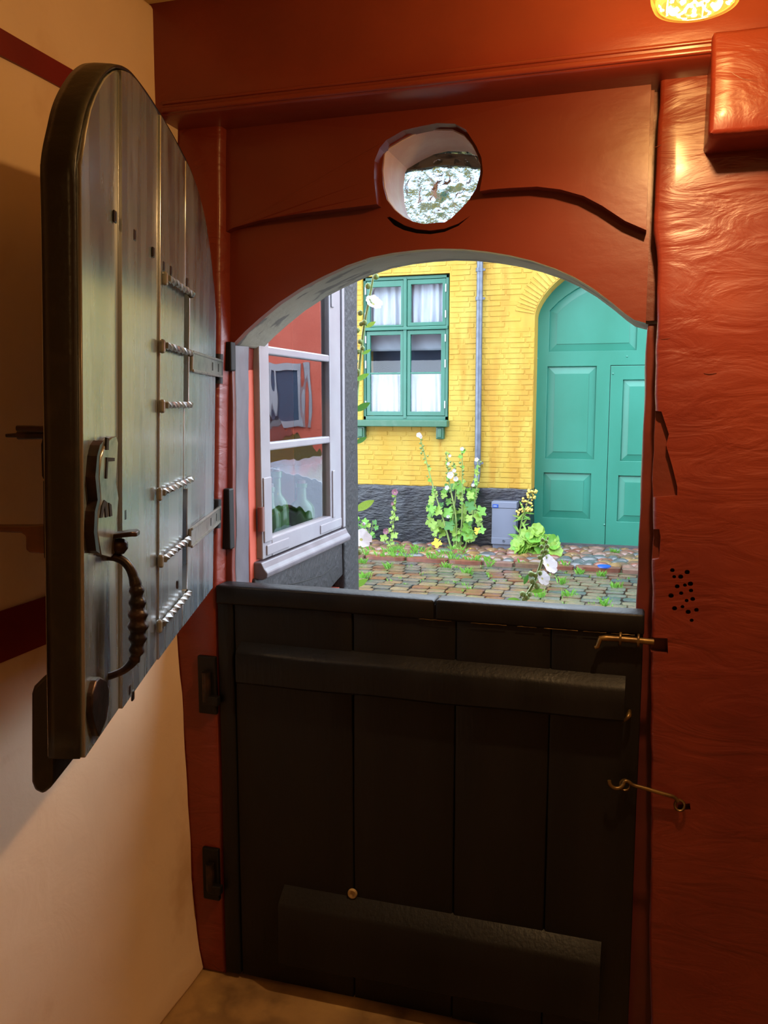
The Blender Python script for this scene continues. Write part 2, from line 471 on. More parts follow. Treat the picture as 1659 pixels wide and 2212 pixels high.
plate('outer_lintel', arch_out2, YB, YO, m_soffit, wf, holes=[hole], smooth=40)
hc = Vector((sum(p[0] for p in hole) / len(hole), 0, sum(p[1] for p in hole) / len(hole)))
V = []; Fc = []; nh_ = len(hole)
for y, k in ((YB - 0.016, 0.988), (YO + 0.001, 0.988), (YO + 0.001, 1.002), (YB - 0.016, 1.002)):
    V += [Vector((hc.x + (x - hc.x) * k, y, hc.z + (z - hc.z) * k)) for x, z in hole]
for r_ in range(4):
    for i in range(nh_):
        j = (i + 1) % nh_; a, b = r_ * nh_, ((r_ + 1) % 4) * nh_
        Fc.append((a + i, a + j, b + j, b + i))
mesh('hole_lining', V, Fc, m_pale, wf, 30)
# jambs behind the leaves
def jl_warp(p):
    e = -0.99 if p.z < 1.1 else -0.99 + (p.z - 1.1) * 0.022
    if p.x > -1.03: p.x = e + (p.x + 0.98) + 0.004 * noise.noise(Vector((4, p.y * 8, p.z * 9)))
    return p
ZL = archc[0][1] + 0.004
hewn('jamb_stop', (-1.06, YA, 0.0), (-0.98, YB - 0.002, ZL), m_red_dark, wf, seg=0.03, edge=0.004, amp=0.0015, seed=21, warp=jl_warp)
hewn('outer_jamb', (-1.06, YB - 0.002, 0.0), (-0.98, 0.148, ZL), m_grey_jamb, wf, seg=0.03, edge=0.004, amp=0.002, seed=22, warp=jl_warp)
def jr_warp(p):
    if p.x < 0.03: p.x += 0.003 * noise.noise(Vector((6, p.y * 8, p.z * 11)))
    return p
hewn('jamb_stop', (-0.008, 0.078, 0.0), (0.12, 0.2, archc[-1][1] + 0.004), m_red_dark, wf, seg=0.03, edge=0.004, amp=0.0015, seed=23, warp=jr_warp)
for u0, u1, v0, v1 in ((466, 511, 738, 802), (466, 507, 1056, 1185)):
    a_, b_ = onY(u0, v1, 0.036), onY(u1, v0, 0.036)
    box('pintle_plate', (a_.x, 0.03, a_.z), (b_.x - 0.012, YA + 0.004, b_.z), m_black, wf, bevel=0.004)
box('sill_beam', (-1.06, 0.06, -0.2), (0.1, 0.2, 0.02), m_red_dark, wf, bevel=0.004)
box('rebate_board', (archc[-1][0] - 0.02, 0.066, archc[-1][1] + 0.006), (0.1, YB - 0.0005, 2.15), m_red_dark, wf)
# wood seen at the back of the spy hole
olive = [xz(u, v, YO + 0.006) for u, v in [(860, 372), (880, 368), (920, 362), (960, 356), (1000, 358), (1050, 364), (1060, 340), (1000, 333), (960, 331), (920, 337), (890, 345), (866, 352)]]
plate('glazing_board', olive, YO + 0.006, YO + 0.02, m_soffit, wf)
drk = [xz(u, v, YO + 0.03) for u, v in [(850, 355), (890, 340), (960, 325), (1060, 335), (1070, 290), (960, 270), (850, 300)]]
plate('outer_eave_board', drk, YO + 0.03, YO + 0.06, m_black, wf)

# spy hole glass: pressed bullseye pane in its own frame
m_bull = bpy.data.materials.new('bullseye_glass'); m_bull.use_nodes = True
_b = m_bull.node_tree.nodes['Principled BSDF']
_b.inputs['Base Color'].default_value = (0.34, 0.45, 0.52, 1)
_b.inputs['Roughness'].default_value = 0.03
_b.inputs['Transmission Weight'].default_value = 1.0
_b.inputs['IOR'].default_value = 1.5
_n = m_bull.node_tree.nodes.new('ShaderNodeTexNoise'); _n.inputs['Scale'].default_value = 130; _n.inputs['Detail'].default_value = 3
_p = m_bull.node_tree.nodes.new('ShaderNodeBump'); _p.inputs['Strength'].default_value = 0.8; _p.inputs['Distance'].default_value = 0.004
_t = m_bull.node_tree.nodes.new('ShaderNodeTexCoord'); m_bull.node_tree.links.new(_t.outputs['Object'], _n.inputs['Vector'])
m_bull.node_tree.links.new(_n.outputs['Fac'], _p.inputs['Height']); m_bull.node_tree.links.new(_p.outputs['Normal'], _b.inputs['Normal'])
pc = onY(955, 412, YO + 0.012)
NR, NA = 26, 64
V = []; Fc = []
for side in (0, 1):
    for i in range(NR + 1):
        r = 0.125 * i / NR
        for k in range(NA):
            a = 2 * math.pi * k / NA
            x, z = r * math.cos(a), r * math.sin(a) * 1.05
            h = 0.004
            if side == 0:
                h += 0.016 * max(0, 1 - (r / 0.021) ** 2) ** 0.6
                h += 0.0011 * math.sin(r * 520 + 1.2 * math.sin(3 * a)) * min(1, r / 0.03)
                h += 0.009 * noise.noise(Vector((x * 55, z * 55, 2))) * min(1, r / 0.02) + 0.004 * noise.noise(Vector((x * 110, z * 110, 5)))
            V.append((x, -h if side == 0 else 0.004 + 0.002 * noise.noise(Vector((x * 60, z * 60, 8))), z))
o2 = (NR + 1) * NA
for i in range(NR):
    for k in range(NA):
        a, b, c, d = i * NA + k, i * NA + (k + 1) % NA, (i + 1) * NA + (k + 1) % NA, (i + 1) * NA + k
        Fc += [(a, b, c, d), (d + o2, c + o2, b + o2, a + o2)]
for k in range(NA):
    a, b = NR * NA + k, NR * NA + (k + 1) % NA
    Fc.append((a, b, b + o2, a + o2))
mesh('bullseye_pane', [Vector(v) + pc for v in V], Fc, m_bull, wf, smooth=180)

# old checks and knots in the timber
def crack(pts, Y, r=0.0011):
    P = [onY(u, v, Y) for u, v in pts]; P = smoothpts(P, 4); n = len(P)
    tube('crack', P, [r * (0.35 + math.sin(math.pi * min(1, max(0, i / (n - 1)))) * 0.8) for i in range(n)], m_red_dark, wf, n=5)
crack([(1412, 319), (1428, 313), (1455, 299), (1482, 281)], 0.0, 0.0009)
crack([(1426, 733), (1437, 732), (1450, 731)], 0.0, 0.0018)
crack([(1520, 806), (1532, 808), (1548, 806)], 0.0, 0.0014)
crack([(1574, 152), (1592, 164), (1612, 172), (1645, 178)], -0.1345, 0.0008)
crack([(1497, 1640), (1520, 1652), (1532, 1690), (1536, 1725)], 0.0, 0.0014)

# =================================================================== lower half door
hd = empty('half_door', (-1.0, 0.02, 0.0), 'black lower half of the stable door, closed, with two ledges', 'door')
def hp(name, lo, hi, mat=m_black, **kw):
    o = hewn(name, Vector(lo) - hd.location, Vector(hi) - hd.location, mat, hd, **kw); return o
def px_x(u, v, Y=0.0): return onY(u, v, Y).x
HTOP = 1.052
xe = [-1.009, px_x(510, 1600), px_x(762, 1600), px_x(982, 1600), px_x(1185, 1600), 0.010]
rnd = random.Random(4)
for i in range(5):
    y = 0.004 * rnd.random()
    hp('plank', (xe[i] + 0.0007, y if i else -0.004, 0.012), (xe[i + 1] - 0.0007, 0.046, HTOP - 0.012), seg=0.06, edge=0.004, amp=0.0015, seed=30 + i)
box('light_stop_board', Vector((-1.005, 0.046, 0.015)) - hd.location, Vector((0.008, 0.056, HTOP - 0.01)) - hd.location, m_black, hd)  # added unseen board that stops daylight leaking between the planks
hp('top_rail', (-1.009, -0.007, HTOP - 0.048), (-0.452, 0.052, HTOP), seg=0.06, edge=0.006, amp=0.0016, seed=41)
hp('top_rail', (-0.450, -0.007, HTOP - 0.048), (0.010, 0.052, HTOP), seg=0.06, edge=0.006, amp=0.0016, seed=42)
def ledge(name, corners, y_out, slope):
    # corners: pixel positions of tl, tr, br, bl on the ledge front
    P = [onY(u, v, y_out) for u, v in corners]
    tl, tr, br, bl = P
    n = 16; prof = []
    V = []
    for i in range(n + 1):
        t = i / n
        top = tl.lerp(tr, t); bot = bl.lerp(br, t)
        w = 0.0025 * noise.noise(Vector((top.x * 6, 3, 0)))
        pr = [(0.004, top.z + slope), (y_out + 0.006, top.z + 0.006 + w), (y_out, top.z - 0.004 + w), (y_out, (top.z + bot.z) / 2), (y_out, bot.z + 0.006 + w), (y_out + 0.006, bot.z + w), (0.004, bot.z + w)]
        V += [Vector((top.x, y, z)) - hd.location for y, z in pr]
    k = 7; Fc = []
    for i in range(n):
        for j in range(k):
            a, b = i * k + j, i * k + (j + 1) % k
            Fc.append((a, b, b + k, a + k))
    Fc += [tuple(range(k)), tuple(reversed(range(n * k, n * k + k)))]
    bm = bmesh.new(); vv = [bm.verts.new(v) for v in V]
    for q in Fc: bm.faces.new([vv[i] for i in q])
    return from_bm(name, bm, m_black, hd, 45)
for u0, u1 in ((905, 975), (1018, 1095), (1118, 1160), (1176, 1250), (1262, 1312), (1322, 1374)):  # highlight lines on the rail's worn lower edge, laid on as thin brass-coloured tubes
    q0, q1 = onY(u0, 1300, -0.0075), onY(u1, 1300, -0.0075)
    tube('worn_arris_glint', [Vector((q0.x + (q1.x - q0.x) * i / 8.0, -0.0065, HTOP - 0.047 + 0.001 * noise.noise(Vector((q0.x * 40 + i, 0, 0))))) - hd.location for i in range(9)], [0.0006 + 0.0012 * abs(noise.noise(Vector((i * 1.7, u0, 3)))) for i in range(9)], m_brass, hd, n=6)
ledge('ledge', [(508, 1413), (1350, 1492), (1350, 1562), (505, 1478)], -0.034, 0.024)
ledge('ledge', [(600, 1957), (1296, 2088), (1296, 2215), (600, 2085)], -0.042, 0.036)
# bolt with two staples
b_pts = [onY(1285, 1399, -0.022), onY(1291, 1397, -0.022), onY(1294, 1387, -0.022), onY(1297, 1379, -0.02), onY(1310, 1378, -0.016), onY(1350, 1381, -0.015), onY(1385, 1384, -0.015), onY(1412, 1387, -0.012)]
tube('bolt', [p - hd.location for p in b_pts], [0.004, 0.005, 0.005, 0.006, 0.0068, 0.0068, 0.0066, 0.0066], m_brass, hd, n=8)
for u, v in ((1340, 1380), (1379, 1384)):
    c = onY(u, v, -0.013) - hd.location
    tube('bolt_staple', [c + Vector((0, 0.012, 0.011)), c + Vector((0, -0.005, 0.0105)), c + Vector((0, -0.0095, 0)), c + Vector((0, -0.005, -0.0105)), c + Vector((0, 0.012, -0.011))], 0.003, m_brass, hd, n=6)
# old knot plug with pale ring, and a clenched nail by the ledge
V, Fc = lathe_data([(0.0, 0.001), (0.005, 0.001), (0.007, 0.003), (0.011, 0.003), (0.0125, 0.0), (0.0125, -0.004)], 14)
m_worn = M('bare_worn_wood', S(176, 150, 104), 0.6, S(120, 96, 60), 60)
kp = onY(761, 1931, -0.004) - hd.location
mesh('knot_plug', xform(V, Matrix.Translation(kp) @ Matrix.Rotation(math.pi / 2, 4, 'X')), Fc, m_worn, hd, 60)
nl = onY(1358, 1546, -0.02) - hd.location
tube('clenched_nail', [nl + Vector((-0.012, 0.0, -0.014)), nl + Vector((-0.004, -0.004, -0.006)), nl, nl + Vector((0.002, 0.022, 0.004))], [0.003, 0.004, 0.006, 0.004], m_brass, hd, n=7)
# hook and eye that holds the half door to the post
hk = empty('hook_and_eye', onY(1450, 1722, -0.012), 'thin brass hook and eye fastening the black half door to the red post', 'hook')
hp_ = [onY(u, v, y) - hk.location for u, v, y in [(1316, 1686, -0.03), (1318, 1695, -0.03), (1327, 1702, -0.03), (1338, 1702, -0.028), (1346, 1695, -0.024), (1349, 1688, -0.022), (1357, 1688, -0.02), (1368, 1696, -0.02), (1390, 1702, -0.02), (1430, 1714, -0.018), (1456, 1722, -0.016), (1464, 1732, -0.014)]]
tube('hook_rod', smoothpts(hp_, 3), 0.0042, m_brass, hk, n=8)
for u, v, y in ((1350, 1694, -0.014), (1468, 1738, -0.006)):
    c = onY(u, v, y) - hk.location
    tube('eye', [c + Vector((0.010 * math.cos(a), -0.004 + 0.009 * math.sin(a) * 0.5, 0.010 * math.sin(a))) for a in [2 * math.pi * k / 12 for k in range(13)]], 0.003, m_brass, hk, n=6)
# iron hinge blocks on the left post
for nm, u0, u1, v0, v1, lab in (('a', 431, 470, 1416, 1540, 'black iron pintle hinge on red post beside middle ledge of half door'), ('b', 441, 476, 1830, 1940, 'black iron pintle hinge on red post low beside the half door')):
    c = onY((u0 + u1) / 2, (v0 + v1) / 2, 0)
    h = empty('pintle_hinge', c, lab, 'hinge', 'half door hinges')
    w = (onY(u1, v0, 0).x - onY(u0, v0, 0).x) / 2; hh = (onY(u0, v0, 0).z - onY(u0, v1, 0).z) / 2
    boxes('hinge_plate', [((-w, -0.010, -hh), (w, 0.004, hh))], m_black, h, bevel=0.004)
    tube('hinge_knuckle', [(0.004, -0.018, -hh * 0.5), (0.004, -0.018, hh * 0.5)], 0.011, m_iron, h, n=12)
    boxes('strap_end', [((-0.004, -0.026, -hh * 0.62), (w + 0.012, -0.008, -hh * 0.3))], m_black, h, bevel=0.003)

# =================================================================== upper leaf, swung open into the room
HNG = onZ(463, 1266, 1.06)
FRE = onZ(172, 1648, 1.06)
LD = (FRE - HNG).normalized()
_n = Vector((-LD.y, LD.x, 0))
if _n.x < 0: _n = -_n
TAU = 0.037
LU = (Vector((0, 0, 1)) + _n * TAU).normalized()
LN = LU.cross(LD).normalized()
if LN.x < 0: LN = -LN
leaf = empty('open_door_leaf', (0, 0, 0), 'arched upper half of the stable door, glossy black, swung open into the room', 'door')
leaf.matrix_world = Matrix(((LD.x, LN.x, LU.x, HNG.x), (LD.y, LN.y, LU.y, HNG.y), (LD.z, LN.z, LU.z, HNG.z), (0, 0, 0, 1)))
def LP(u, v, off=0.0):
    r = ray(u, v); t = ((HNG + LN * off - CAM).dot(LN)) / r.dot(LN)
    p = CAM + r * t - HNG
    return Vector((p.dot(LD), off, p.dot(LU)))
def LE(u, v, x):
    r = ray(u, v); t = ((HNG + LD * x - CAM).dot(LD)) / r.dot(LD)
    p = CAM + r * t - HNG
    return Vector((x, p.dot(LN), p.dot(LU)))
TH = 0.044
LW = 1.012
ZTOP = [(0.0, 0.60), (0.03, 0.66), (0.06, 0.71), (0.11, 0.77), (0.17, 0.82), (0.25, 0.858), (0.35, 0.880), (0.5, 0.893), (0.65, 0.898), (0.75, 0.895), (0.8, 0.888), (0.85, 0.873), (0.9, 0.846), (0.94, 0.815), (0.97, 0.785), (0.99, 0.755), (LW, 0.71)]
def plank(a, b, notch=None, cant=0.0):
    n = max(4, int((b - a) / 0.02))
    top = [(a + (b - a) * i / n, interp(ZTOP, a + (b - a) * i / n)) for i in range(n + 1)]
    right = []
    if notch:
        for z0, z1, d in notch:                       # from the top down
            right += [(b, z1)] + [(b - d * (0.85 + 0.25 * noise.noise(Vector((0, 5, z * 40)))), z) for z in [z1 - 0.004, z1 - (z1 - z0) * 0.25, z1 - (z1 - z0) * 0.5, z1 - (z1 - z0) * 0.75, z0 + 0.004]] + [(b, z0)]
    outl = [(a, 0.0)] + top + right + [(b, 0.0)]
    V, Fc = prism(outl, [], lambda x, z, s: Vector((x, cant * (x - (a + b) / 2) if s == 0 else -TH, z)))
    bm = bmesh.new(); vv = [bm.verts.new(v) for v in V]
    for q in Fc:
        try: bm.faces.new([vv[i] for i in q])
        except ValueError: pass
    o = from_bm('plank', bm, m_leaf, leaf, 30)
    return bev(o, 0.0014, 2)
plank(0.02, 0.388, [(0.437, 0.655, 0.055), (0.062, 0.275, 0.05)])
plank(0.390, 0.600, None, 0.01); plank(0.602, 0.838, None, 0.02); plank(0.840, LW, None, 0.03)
for a, b, e in ((0.02, 0.388, 0.004),): pass
# dark backing behind the two slots and the ledges on the inner face
box('slot_backing', (0.30, -TH - 0.012, 0.04), (0.42, -TH - 0.001, 0.69), m_void, leaf)
V, Fc = prism([(x, interp(ZTOP, x) - 0.004) for x in [0.06 + i * 0.047 for i in range(20)]] + [(0.95, 0.60), (0.06, 0.60)], [], lambda x, z, s: Vector((x, -TH if s == 0 else -TH - 0.012, z)))
# free edge board in worn black paint
edge_pts = [(LW, 0.001), (LW, 0.3), (LW, 0.5), (LW, 0.66), (LW, 0.71), (0.99, 0.755), (0.97, 0.785), (0.94, 0.815), (0.9, 0.846), (0.85, 0.873), (0.8, 0.888), (0.75, 0.895), (0.65, 0.898), (0.5, 0.893), (0.35, 0.880), (0.25, 0.858)]
V = []; Fc = []
E2 = smoothpts([(x, 0, z) for x, z in edge_pts], 5)
for i, p in enumerate(E2):
    q = E2[min(i + 1, len(E2) - 1)] - E2[max(i - 1, 0)]
    nrm = Vector((q.z, 0, -q.x)).normalized()
    w = 0.0014 * noise.noise(Vector((1, 2, p.z * 14)))
    for y in (-0.003, -0.012, -0.022, -0.032, -TH + 0.003):
        V.append(Vector((p.x, y, p.z)) + nrm * (0.0022 + w - 0.002 * (abs(y + TH / 2) / (TH / 2)) ** 4))
for i in range(len(E2) - 1):
    for j in range(4): Fc.append((i * 5 + j, i * 5 + j + 1, i * 5 + j + 6, i * 5 + j + 5))
o = mesh('worn_edge', V, Fc, m_leaf_edge, leaf, 80)
so = o.modifiers.new('solid', 'SOLIDIFY'); so.thickness = 0.004; so.offset = -1
# bottom weather ledge on the inner face (end grain shows beside the free edge)
blk = [LE(u, v, LW - 0.004) for u, v in [(112, 1452), (92, 1464), (72, 1484), (67, 1500), (67, 1690), (74, 1708), (92, 1717), (112, 1700), (136, 1668)]]
V = [Vector((LW - 0.004, min(p.y, -0.01 if i not in (0, 8) else -TH + 0.004), p.z)) for i, p in enumerate(blk)]
nb = len(V)
V += [Vector((0.06, p.y, p.z)) for p in V]
Fc = [tuple(range(nb)), tuple(reversed(range(nb, 2 * nb)))] + [(i, i + nb, (i + 1) % nb + nb, (i + 1) % nb) for i in range(nb)]
bm = bmesh.new(); vv = [bm.verts.new(v) for v in V]
for q in Fc: bm.faces.new([vv[i] for i in q])
bev(from_bm('weather_ledge', bm, m_leaf_edge, leaf, 40), 0.004)
# lock case, key and latch lever on the inner face
lc = [LE(u, v, LW - 0.012) for u, v in [(122, 843), (101, 846), (97, 900), (97, 925), (88, 960), (90, 1028), (94, 1037), (106, 1034), (120, 1034)]]
V = [Vector((LW - 0.012, p.y if i not in (0, 8) else -TH + 0.003, p.z)) for i, p in enumerate(lc)]
nb = len(V); V += [Vector((LW - 0.16, p.y, p.z)) for p in V]
Fc = [tuple(range(nb)), tuple(reversed(range(nb, 2 * nb)))] + [(i, i + nb, (i + 1) % nb + nb, (i + 1) % nb) for i in range(nb)]
bm = bmesh.new(); vv = [bm.verts.new(v) for v in V]
for q in Fc: bm.faces.new([vv[i] for i in q])
lock = bev(from_bm('lock_case', bm, m_black, leaf, 40), 0.003)
k0, k1 = LE(98, 938, LW - 0.05), LE(13, 941, LW - 0.05)
tube('key_shank', [k0 + Vector((0, 0.01, 0)), k0.lerp(k1, 0.7), k0.lerp(k1, 0.72), k1], [0.0055, 0.0055, 0.003, 0.0022], m_iron, lock, n=8)
k0, k1 = LE(98, 927, LW - 0.04), LE(36, 925, LW - 0.04)
tube('key_shank', [k0 + Vector((0, 0.01, 0)), k0.lerp(k1, 0.5), k1], [0.004, 0.004, 0.0035], m_iron, lock, n=8)
lt = [LE(u, v, LW - 0.03) for u, v in [(105, 1136), (60, 1138), (0, 1138), (-30, 1138), (-30, 1146), (0, 1150), (45, 1152), (55, 1158), (55, 1188), (63, 1194), (105, 1199)]]
V = [Vector((LW - 0.03, p.y, p.z)) for p in lt]; nb = len(V); V += [Vector((LW - 0.055, p.y, p.z)) for p in V]
Fc = [tuple(range(nb)), tuple(reversed(range(nb, 2 * nb)))] + [(i, i + nb, (i + 1) % nb + nb, (i + 1) % nb) for i in range(nb)]
bm = bmesh.new(); vv = [bm.verts.new(v) for v in V]
for q in Fc: bm.faces.new([vv[i] for i in q])
bev(from_bm('latch_lever', bm, m_wood_handle, leaf, 40), 0.003)
e0, e1 = LE(104, 1036, LW - 0.02), LE(112, 1205, LW - 0.02)
boxes('latch_plate', [((LW - 0.10, -TH - 0.006, e1.z), (LW - 0.012, -TH + 0.001, e0.z))], m_black, leaf, bevel=0.002)

# twisted bars and hinge straps on the outer face
def bar(z, x0, x1, r=0.0062, dz=0.0):
    P = [Vector((x0 + (x1 - x0) * i / 28.0, 0.009, z + dz * i / 28.0)) for i in range(29)]
    P[-1].y = 0.002
    R = [r * (1.0 + 0.10 * math.sin(i * 1.1)) for i in range(29)]
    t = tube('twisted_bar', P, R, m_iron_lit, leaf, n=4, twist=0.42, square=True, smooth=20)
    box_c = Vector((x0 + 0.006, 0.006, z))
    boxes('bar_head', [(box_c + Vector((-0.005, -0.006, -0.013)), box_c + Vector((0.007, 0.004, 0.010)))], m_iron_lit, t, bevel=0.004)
for (a, b) in (((352, 598), (408, 640)), ((346, 745), (406, 765)), ((346, 876), (404, 874)), ((340, 1052), (408, 1044)), ((343, 1210), (402, 1160)), ((340, 1345), (402, 1281))):
    p, q = LP(*a), LP(*b)
    bar((p.z + q.z) / 2, p.x, q.x)
for z in (LP(440, 788).z, LP(440, 1135).z):
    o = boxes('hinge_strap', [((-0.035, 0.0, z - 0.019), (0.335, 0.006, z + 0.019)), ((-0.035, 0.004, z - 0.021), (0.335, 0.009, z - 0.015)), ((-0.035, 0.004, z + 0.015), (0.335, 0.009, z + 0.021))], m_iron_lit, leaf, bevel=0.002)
    for x in (0.02, 0.10):
        boxes('nail_slot', [((x - 0.004, 0.004, z - 0.009), (x + 0.004, 0.0068, z + 0.009))], m_void, o)
    tube('pintle', [(-0.045, -0.006, z - 0.035), (-0.045, -0.006, z + 0.035)], 0.013, m_black, leaf, n=12)
# thumb latch plate
pl_px = [(247, 942), (236, 945), (224, 958), (214, 985), (209, 1030), (213, 1080), (207, 1105), (205, 1150), (213, 1198), (236, 1204), (250, 1190), (248, 1120), (252, 1075), (246, 1040), (249, 990), (251, 955)]
outl = [(LP(u, v, 0.006).x, LP(u, v, 0.006).z) for u, v in pl_px]
V, Fc = prism(outl, [], lambda x, z, s: Vector((x, 0.009 if s == 0 else -0.001, z)))
bm = bmesh.new(); vv = [bm.verts.new(v) for v in V]
for q in Fc: bm.faces.new([vv[i] for i in q])
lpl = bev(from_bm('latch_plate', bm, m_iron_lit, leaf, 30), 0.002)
def raised(px, name, y0, y1, mat, par):
    o_ = [(LP(u, v, y1).x, LP(u, v, y1).z) for u, v in px]
    V, Fc = prism(o_, [], lambda x, z, s: Vector((x, y1 if s == 0 else y0, z)))
    bm = bmesh.new(); vv = [bm.verts.new(v) for v in V]
    for q in Fc: bm.faces.new([vv[i] for i in q])
    return from_bm(name, bm, mat, par, 0)
raised([(216, 962), (224, 952), (214, 985), (213, 1030), (217, 1080), (211, 1105), (210, 1150), (216, 1196), (208, 1190), (203, 1150), (205, 1105), (211, 1080), (206, 1030), (210, 985)], 'plate_side_shade', 0.0, 0.014, m_iron, lpl)  # dark strip standing for the plate's left side and its shadow
raised([(231, 988), (248, 989), (248, 996), (234, 997), (232, 1034), (229, 1034)], 'slide_slot', 0.008, 0.0105, m_void, lpl)
raised([(226, 1080), (232, 1085), (234, 1116), (229, 1118), (227, 1092), (222, 1118), (217, 1119), (221, 1092)], 'spring_slot', 0.008, 0.0105, m_void, lpl)
raised([(236, 1086), (241, 1090), (243, 1114), (238, 1116)], 'spring_slot', 0.008, 0.0105, m_void, lpl)
raised([(231, 945), (236, 948), (235, 972), (230, 972)], 'slide_slot', 0.008, 0.0105, m_void, lpl)
# thumb piece stands out from the leaf
XH = 0.895
tp = [LE(u, v, XH) for u, v in [(226, 1160), (245, 1157), (270, 1153), (290, 1151), (299, 1153)]]
V = []; Fc = []
wd = [0.010, 0.012, 0.016, 0.016, 0.008]
for p, w in zip(tp, wd):
    V += [p + Vector((-w, 0, 0.0035)), p + Vector((w, 0, 0.0035)), p + Vector((w, 0, -0.003)), p + Vector((-w, 0, -0.003))]
for i in range(4):
    for j in range(4):
        a, b = i * 4 + j, i * 4 + (j + 1) % 4; Fc.append((a, b, b + 4, a + 4))
Fc += [(3, 2, 1, 0), (16, 17, 18, 19)]
bev(mesh('thumb_piece', V, Fc, m_iron, leaf, 30), 0.0015)
bs = LE(236, 1176, XH)
V, Fc = lathe_data([(0.0, -0.014), (0.006, -0.012), (0.011, -0.005), (0.011, 0.003), (0.006, 0.008), (0.0, 0.009)], 14)
mesh('thumb_boss', xform(V, Matrix.Translation(Vector((XH, 0.014, bs.z)))), Fc, m_iron, leaf, 80)
# bow handle with its twisted grip
hpx = [(222, 1196), (232, 1201), (250, 1204), (268, 1213), (281, 1228), (288, 1245), (293, 1262), (296, 1285), (297, 1310), (298, 1335), (298, 1360), (297, 1385), (294, 1410), (288, 1428), (270, 1446), (245, 1458), (222, 1464), (206, 1468)]
hpts = [LE(u, v, XH) for u, v in hpx]
HR = [0.006, 0.006, 0.006, 0.0062, 0.0066, 0.007, 0.0088, 0.0098, 0.0112, 0.0128, 0.0126, 0.0108, 0.009, 0.0066, 0.0052, 0.005, 0.005, 0.006]
sp = smoothpts(hpts, 6); rr = []
for i in range(len(sp)):
    f_ = i / 6.0; a = int(min(f_, len(HR) - 2)); t = f_ - a
    r = HR[a] + (HR[min(a + 1, len(HR) - 1)] - HR[a]) * t
    if 6.0 < f_ < 13.0: r *= 1.0 + 0.16 * math.sin(f_ * 6.0)
    rr.append(r)
tube('bow_handle', sp, rr, m_iron, leaf, n=10, smooth=70)
low = [(212, 1462), (202, 1470), (194, 1500), (192, 1540), (198, 1570), (206, 1592), (214, 1580), (224, 1556), (230, 1520), (230, 1490), (224, 1468)]
lo_ = [(LP(u, v, 0.006).x, LP(u, v, 0.006).z) for u, v in low]
V, Fc = prism(lo_, [], lambda x, z, s: Vector((x, 0.010 if s == 0 else -0.001, z)))
bm = bmesh.new(); vv = [bm.verts.new(v) for v in V]
for q in Fc: bm.faces.new([vv[i] for i in q])
bev(from_bm('handle_plate', bm, m_iron, leaf, 30), 0.003)
for u, v in ((247, 468), (289, 508), (330, 545), (352, 575), (368, 585), (403, 610), (237, 1003), (268, 1112), (278, 1490), (286, 1502), (383, 1262)):
    p = LP(u, v)
    boxes('nail_head', [((p.x - 0.006, -0.001, p.z - 0.008), (p.x + 0.006, 0.0022, p.z + 0.008))], m_iron, leaf, bevel=0.002)

# =================================================================== lamps
m_shade = bpy.data.materials.new('pressed_glass_shade'); m_shade.use_nodes = True
nt = m_shade.node_tree; N = nt.nodes; L = nt.links
N.remove(N['Principled BSDF']); out = N['Material Output']
tr = N.new('ShaderNodeBsdfTransparent'); tr.inputs['Color'].default_value = (1.0, 0.95, 0.80, 1)
tl = N.new('ShaderNodeBsdfTranslucent'); tl.inputs['Color'].default_value = (0.045, 0.033, 0.009, 1)
df = N.new('ShaderNodeBsdfDiffuse'); df.inputs['Color'].default_value = (0.03, 0.022, 0.006, 1)
gl = N.new('ShaderNodeBsdfGlossy'); gl.inputs['Roughness'].default_value = 0.08
m1 = N.new('ShaderNodeMixShader'); m1.inputs['Fac'].default_value = 0.6
m2 = N.new('ShaderNodeMixShader'); m2.inputs['Fac'].default_value = 0.06
m0 = N.new('ShaderNodeMixShader'); m0.inputs['Fac'].default_value = 0.35
L.new(tl.outputs[0], m0.inputs[1]); L.new(df.outputs[0], m0.inputs[2])
L.new(m0.outputs[0], m1.inputs[1]); L.new(tr.outputs[0], m1.inputs[2]); L.new(m1.outputs[0], m2.inputs[1]); L.new(gl.outputs[0], m2.inputs[2])
L.new(m2.outputs[0], out.inputs['Surface'])
m_bulb = emis('lamp_bulb', (1.0, 0.66, 0.3, 1), 9.0)
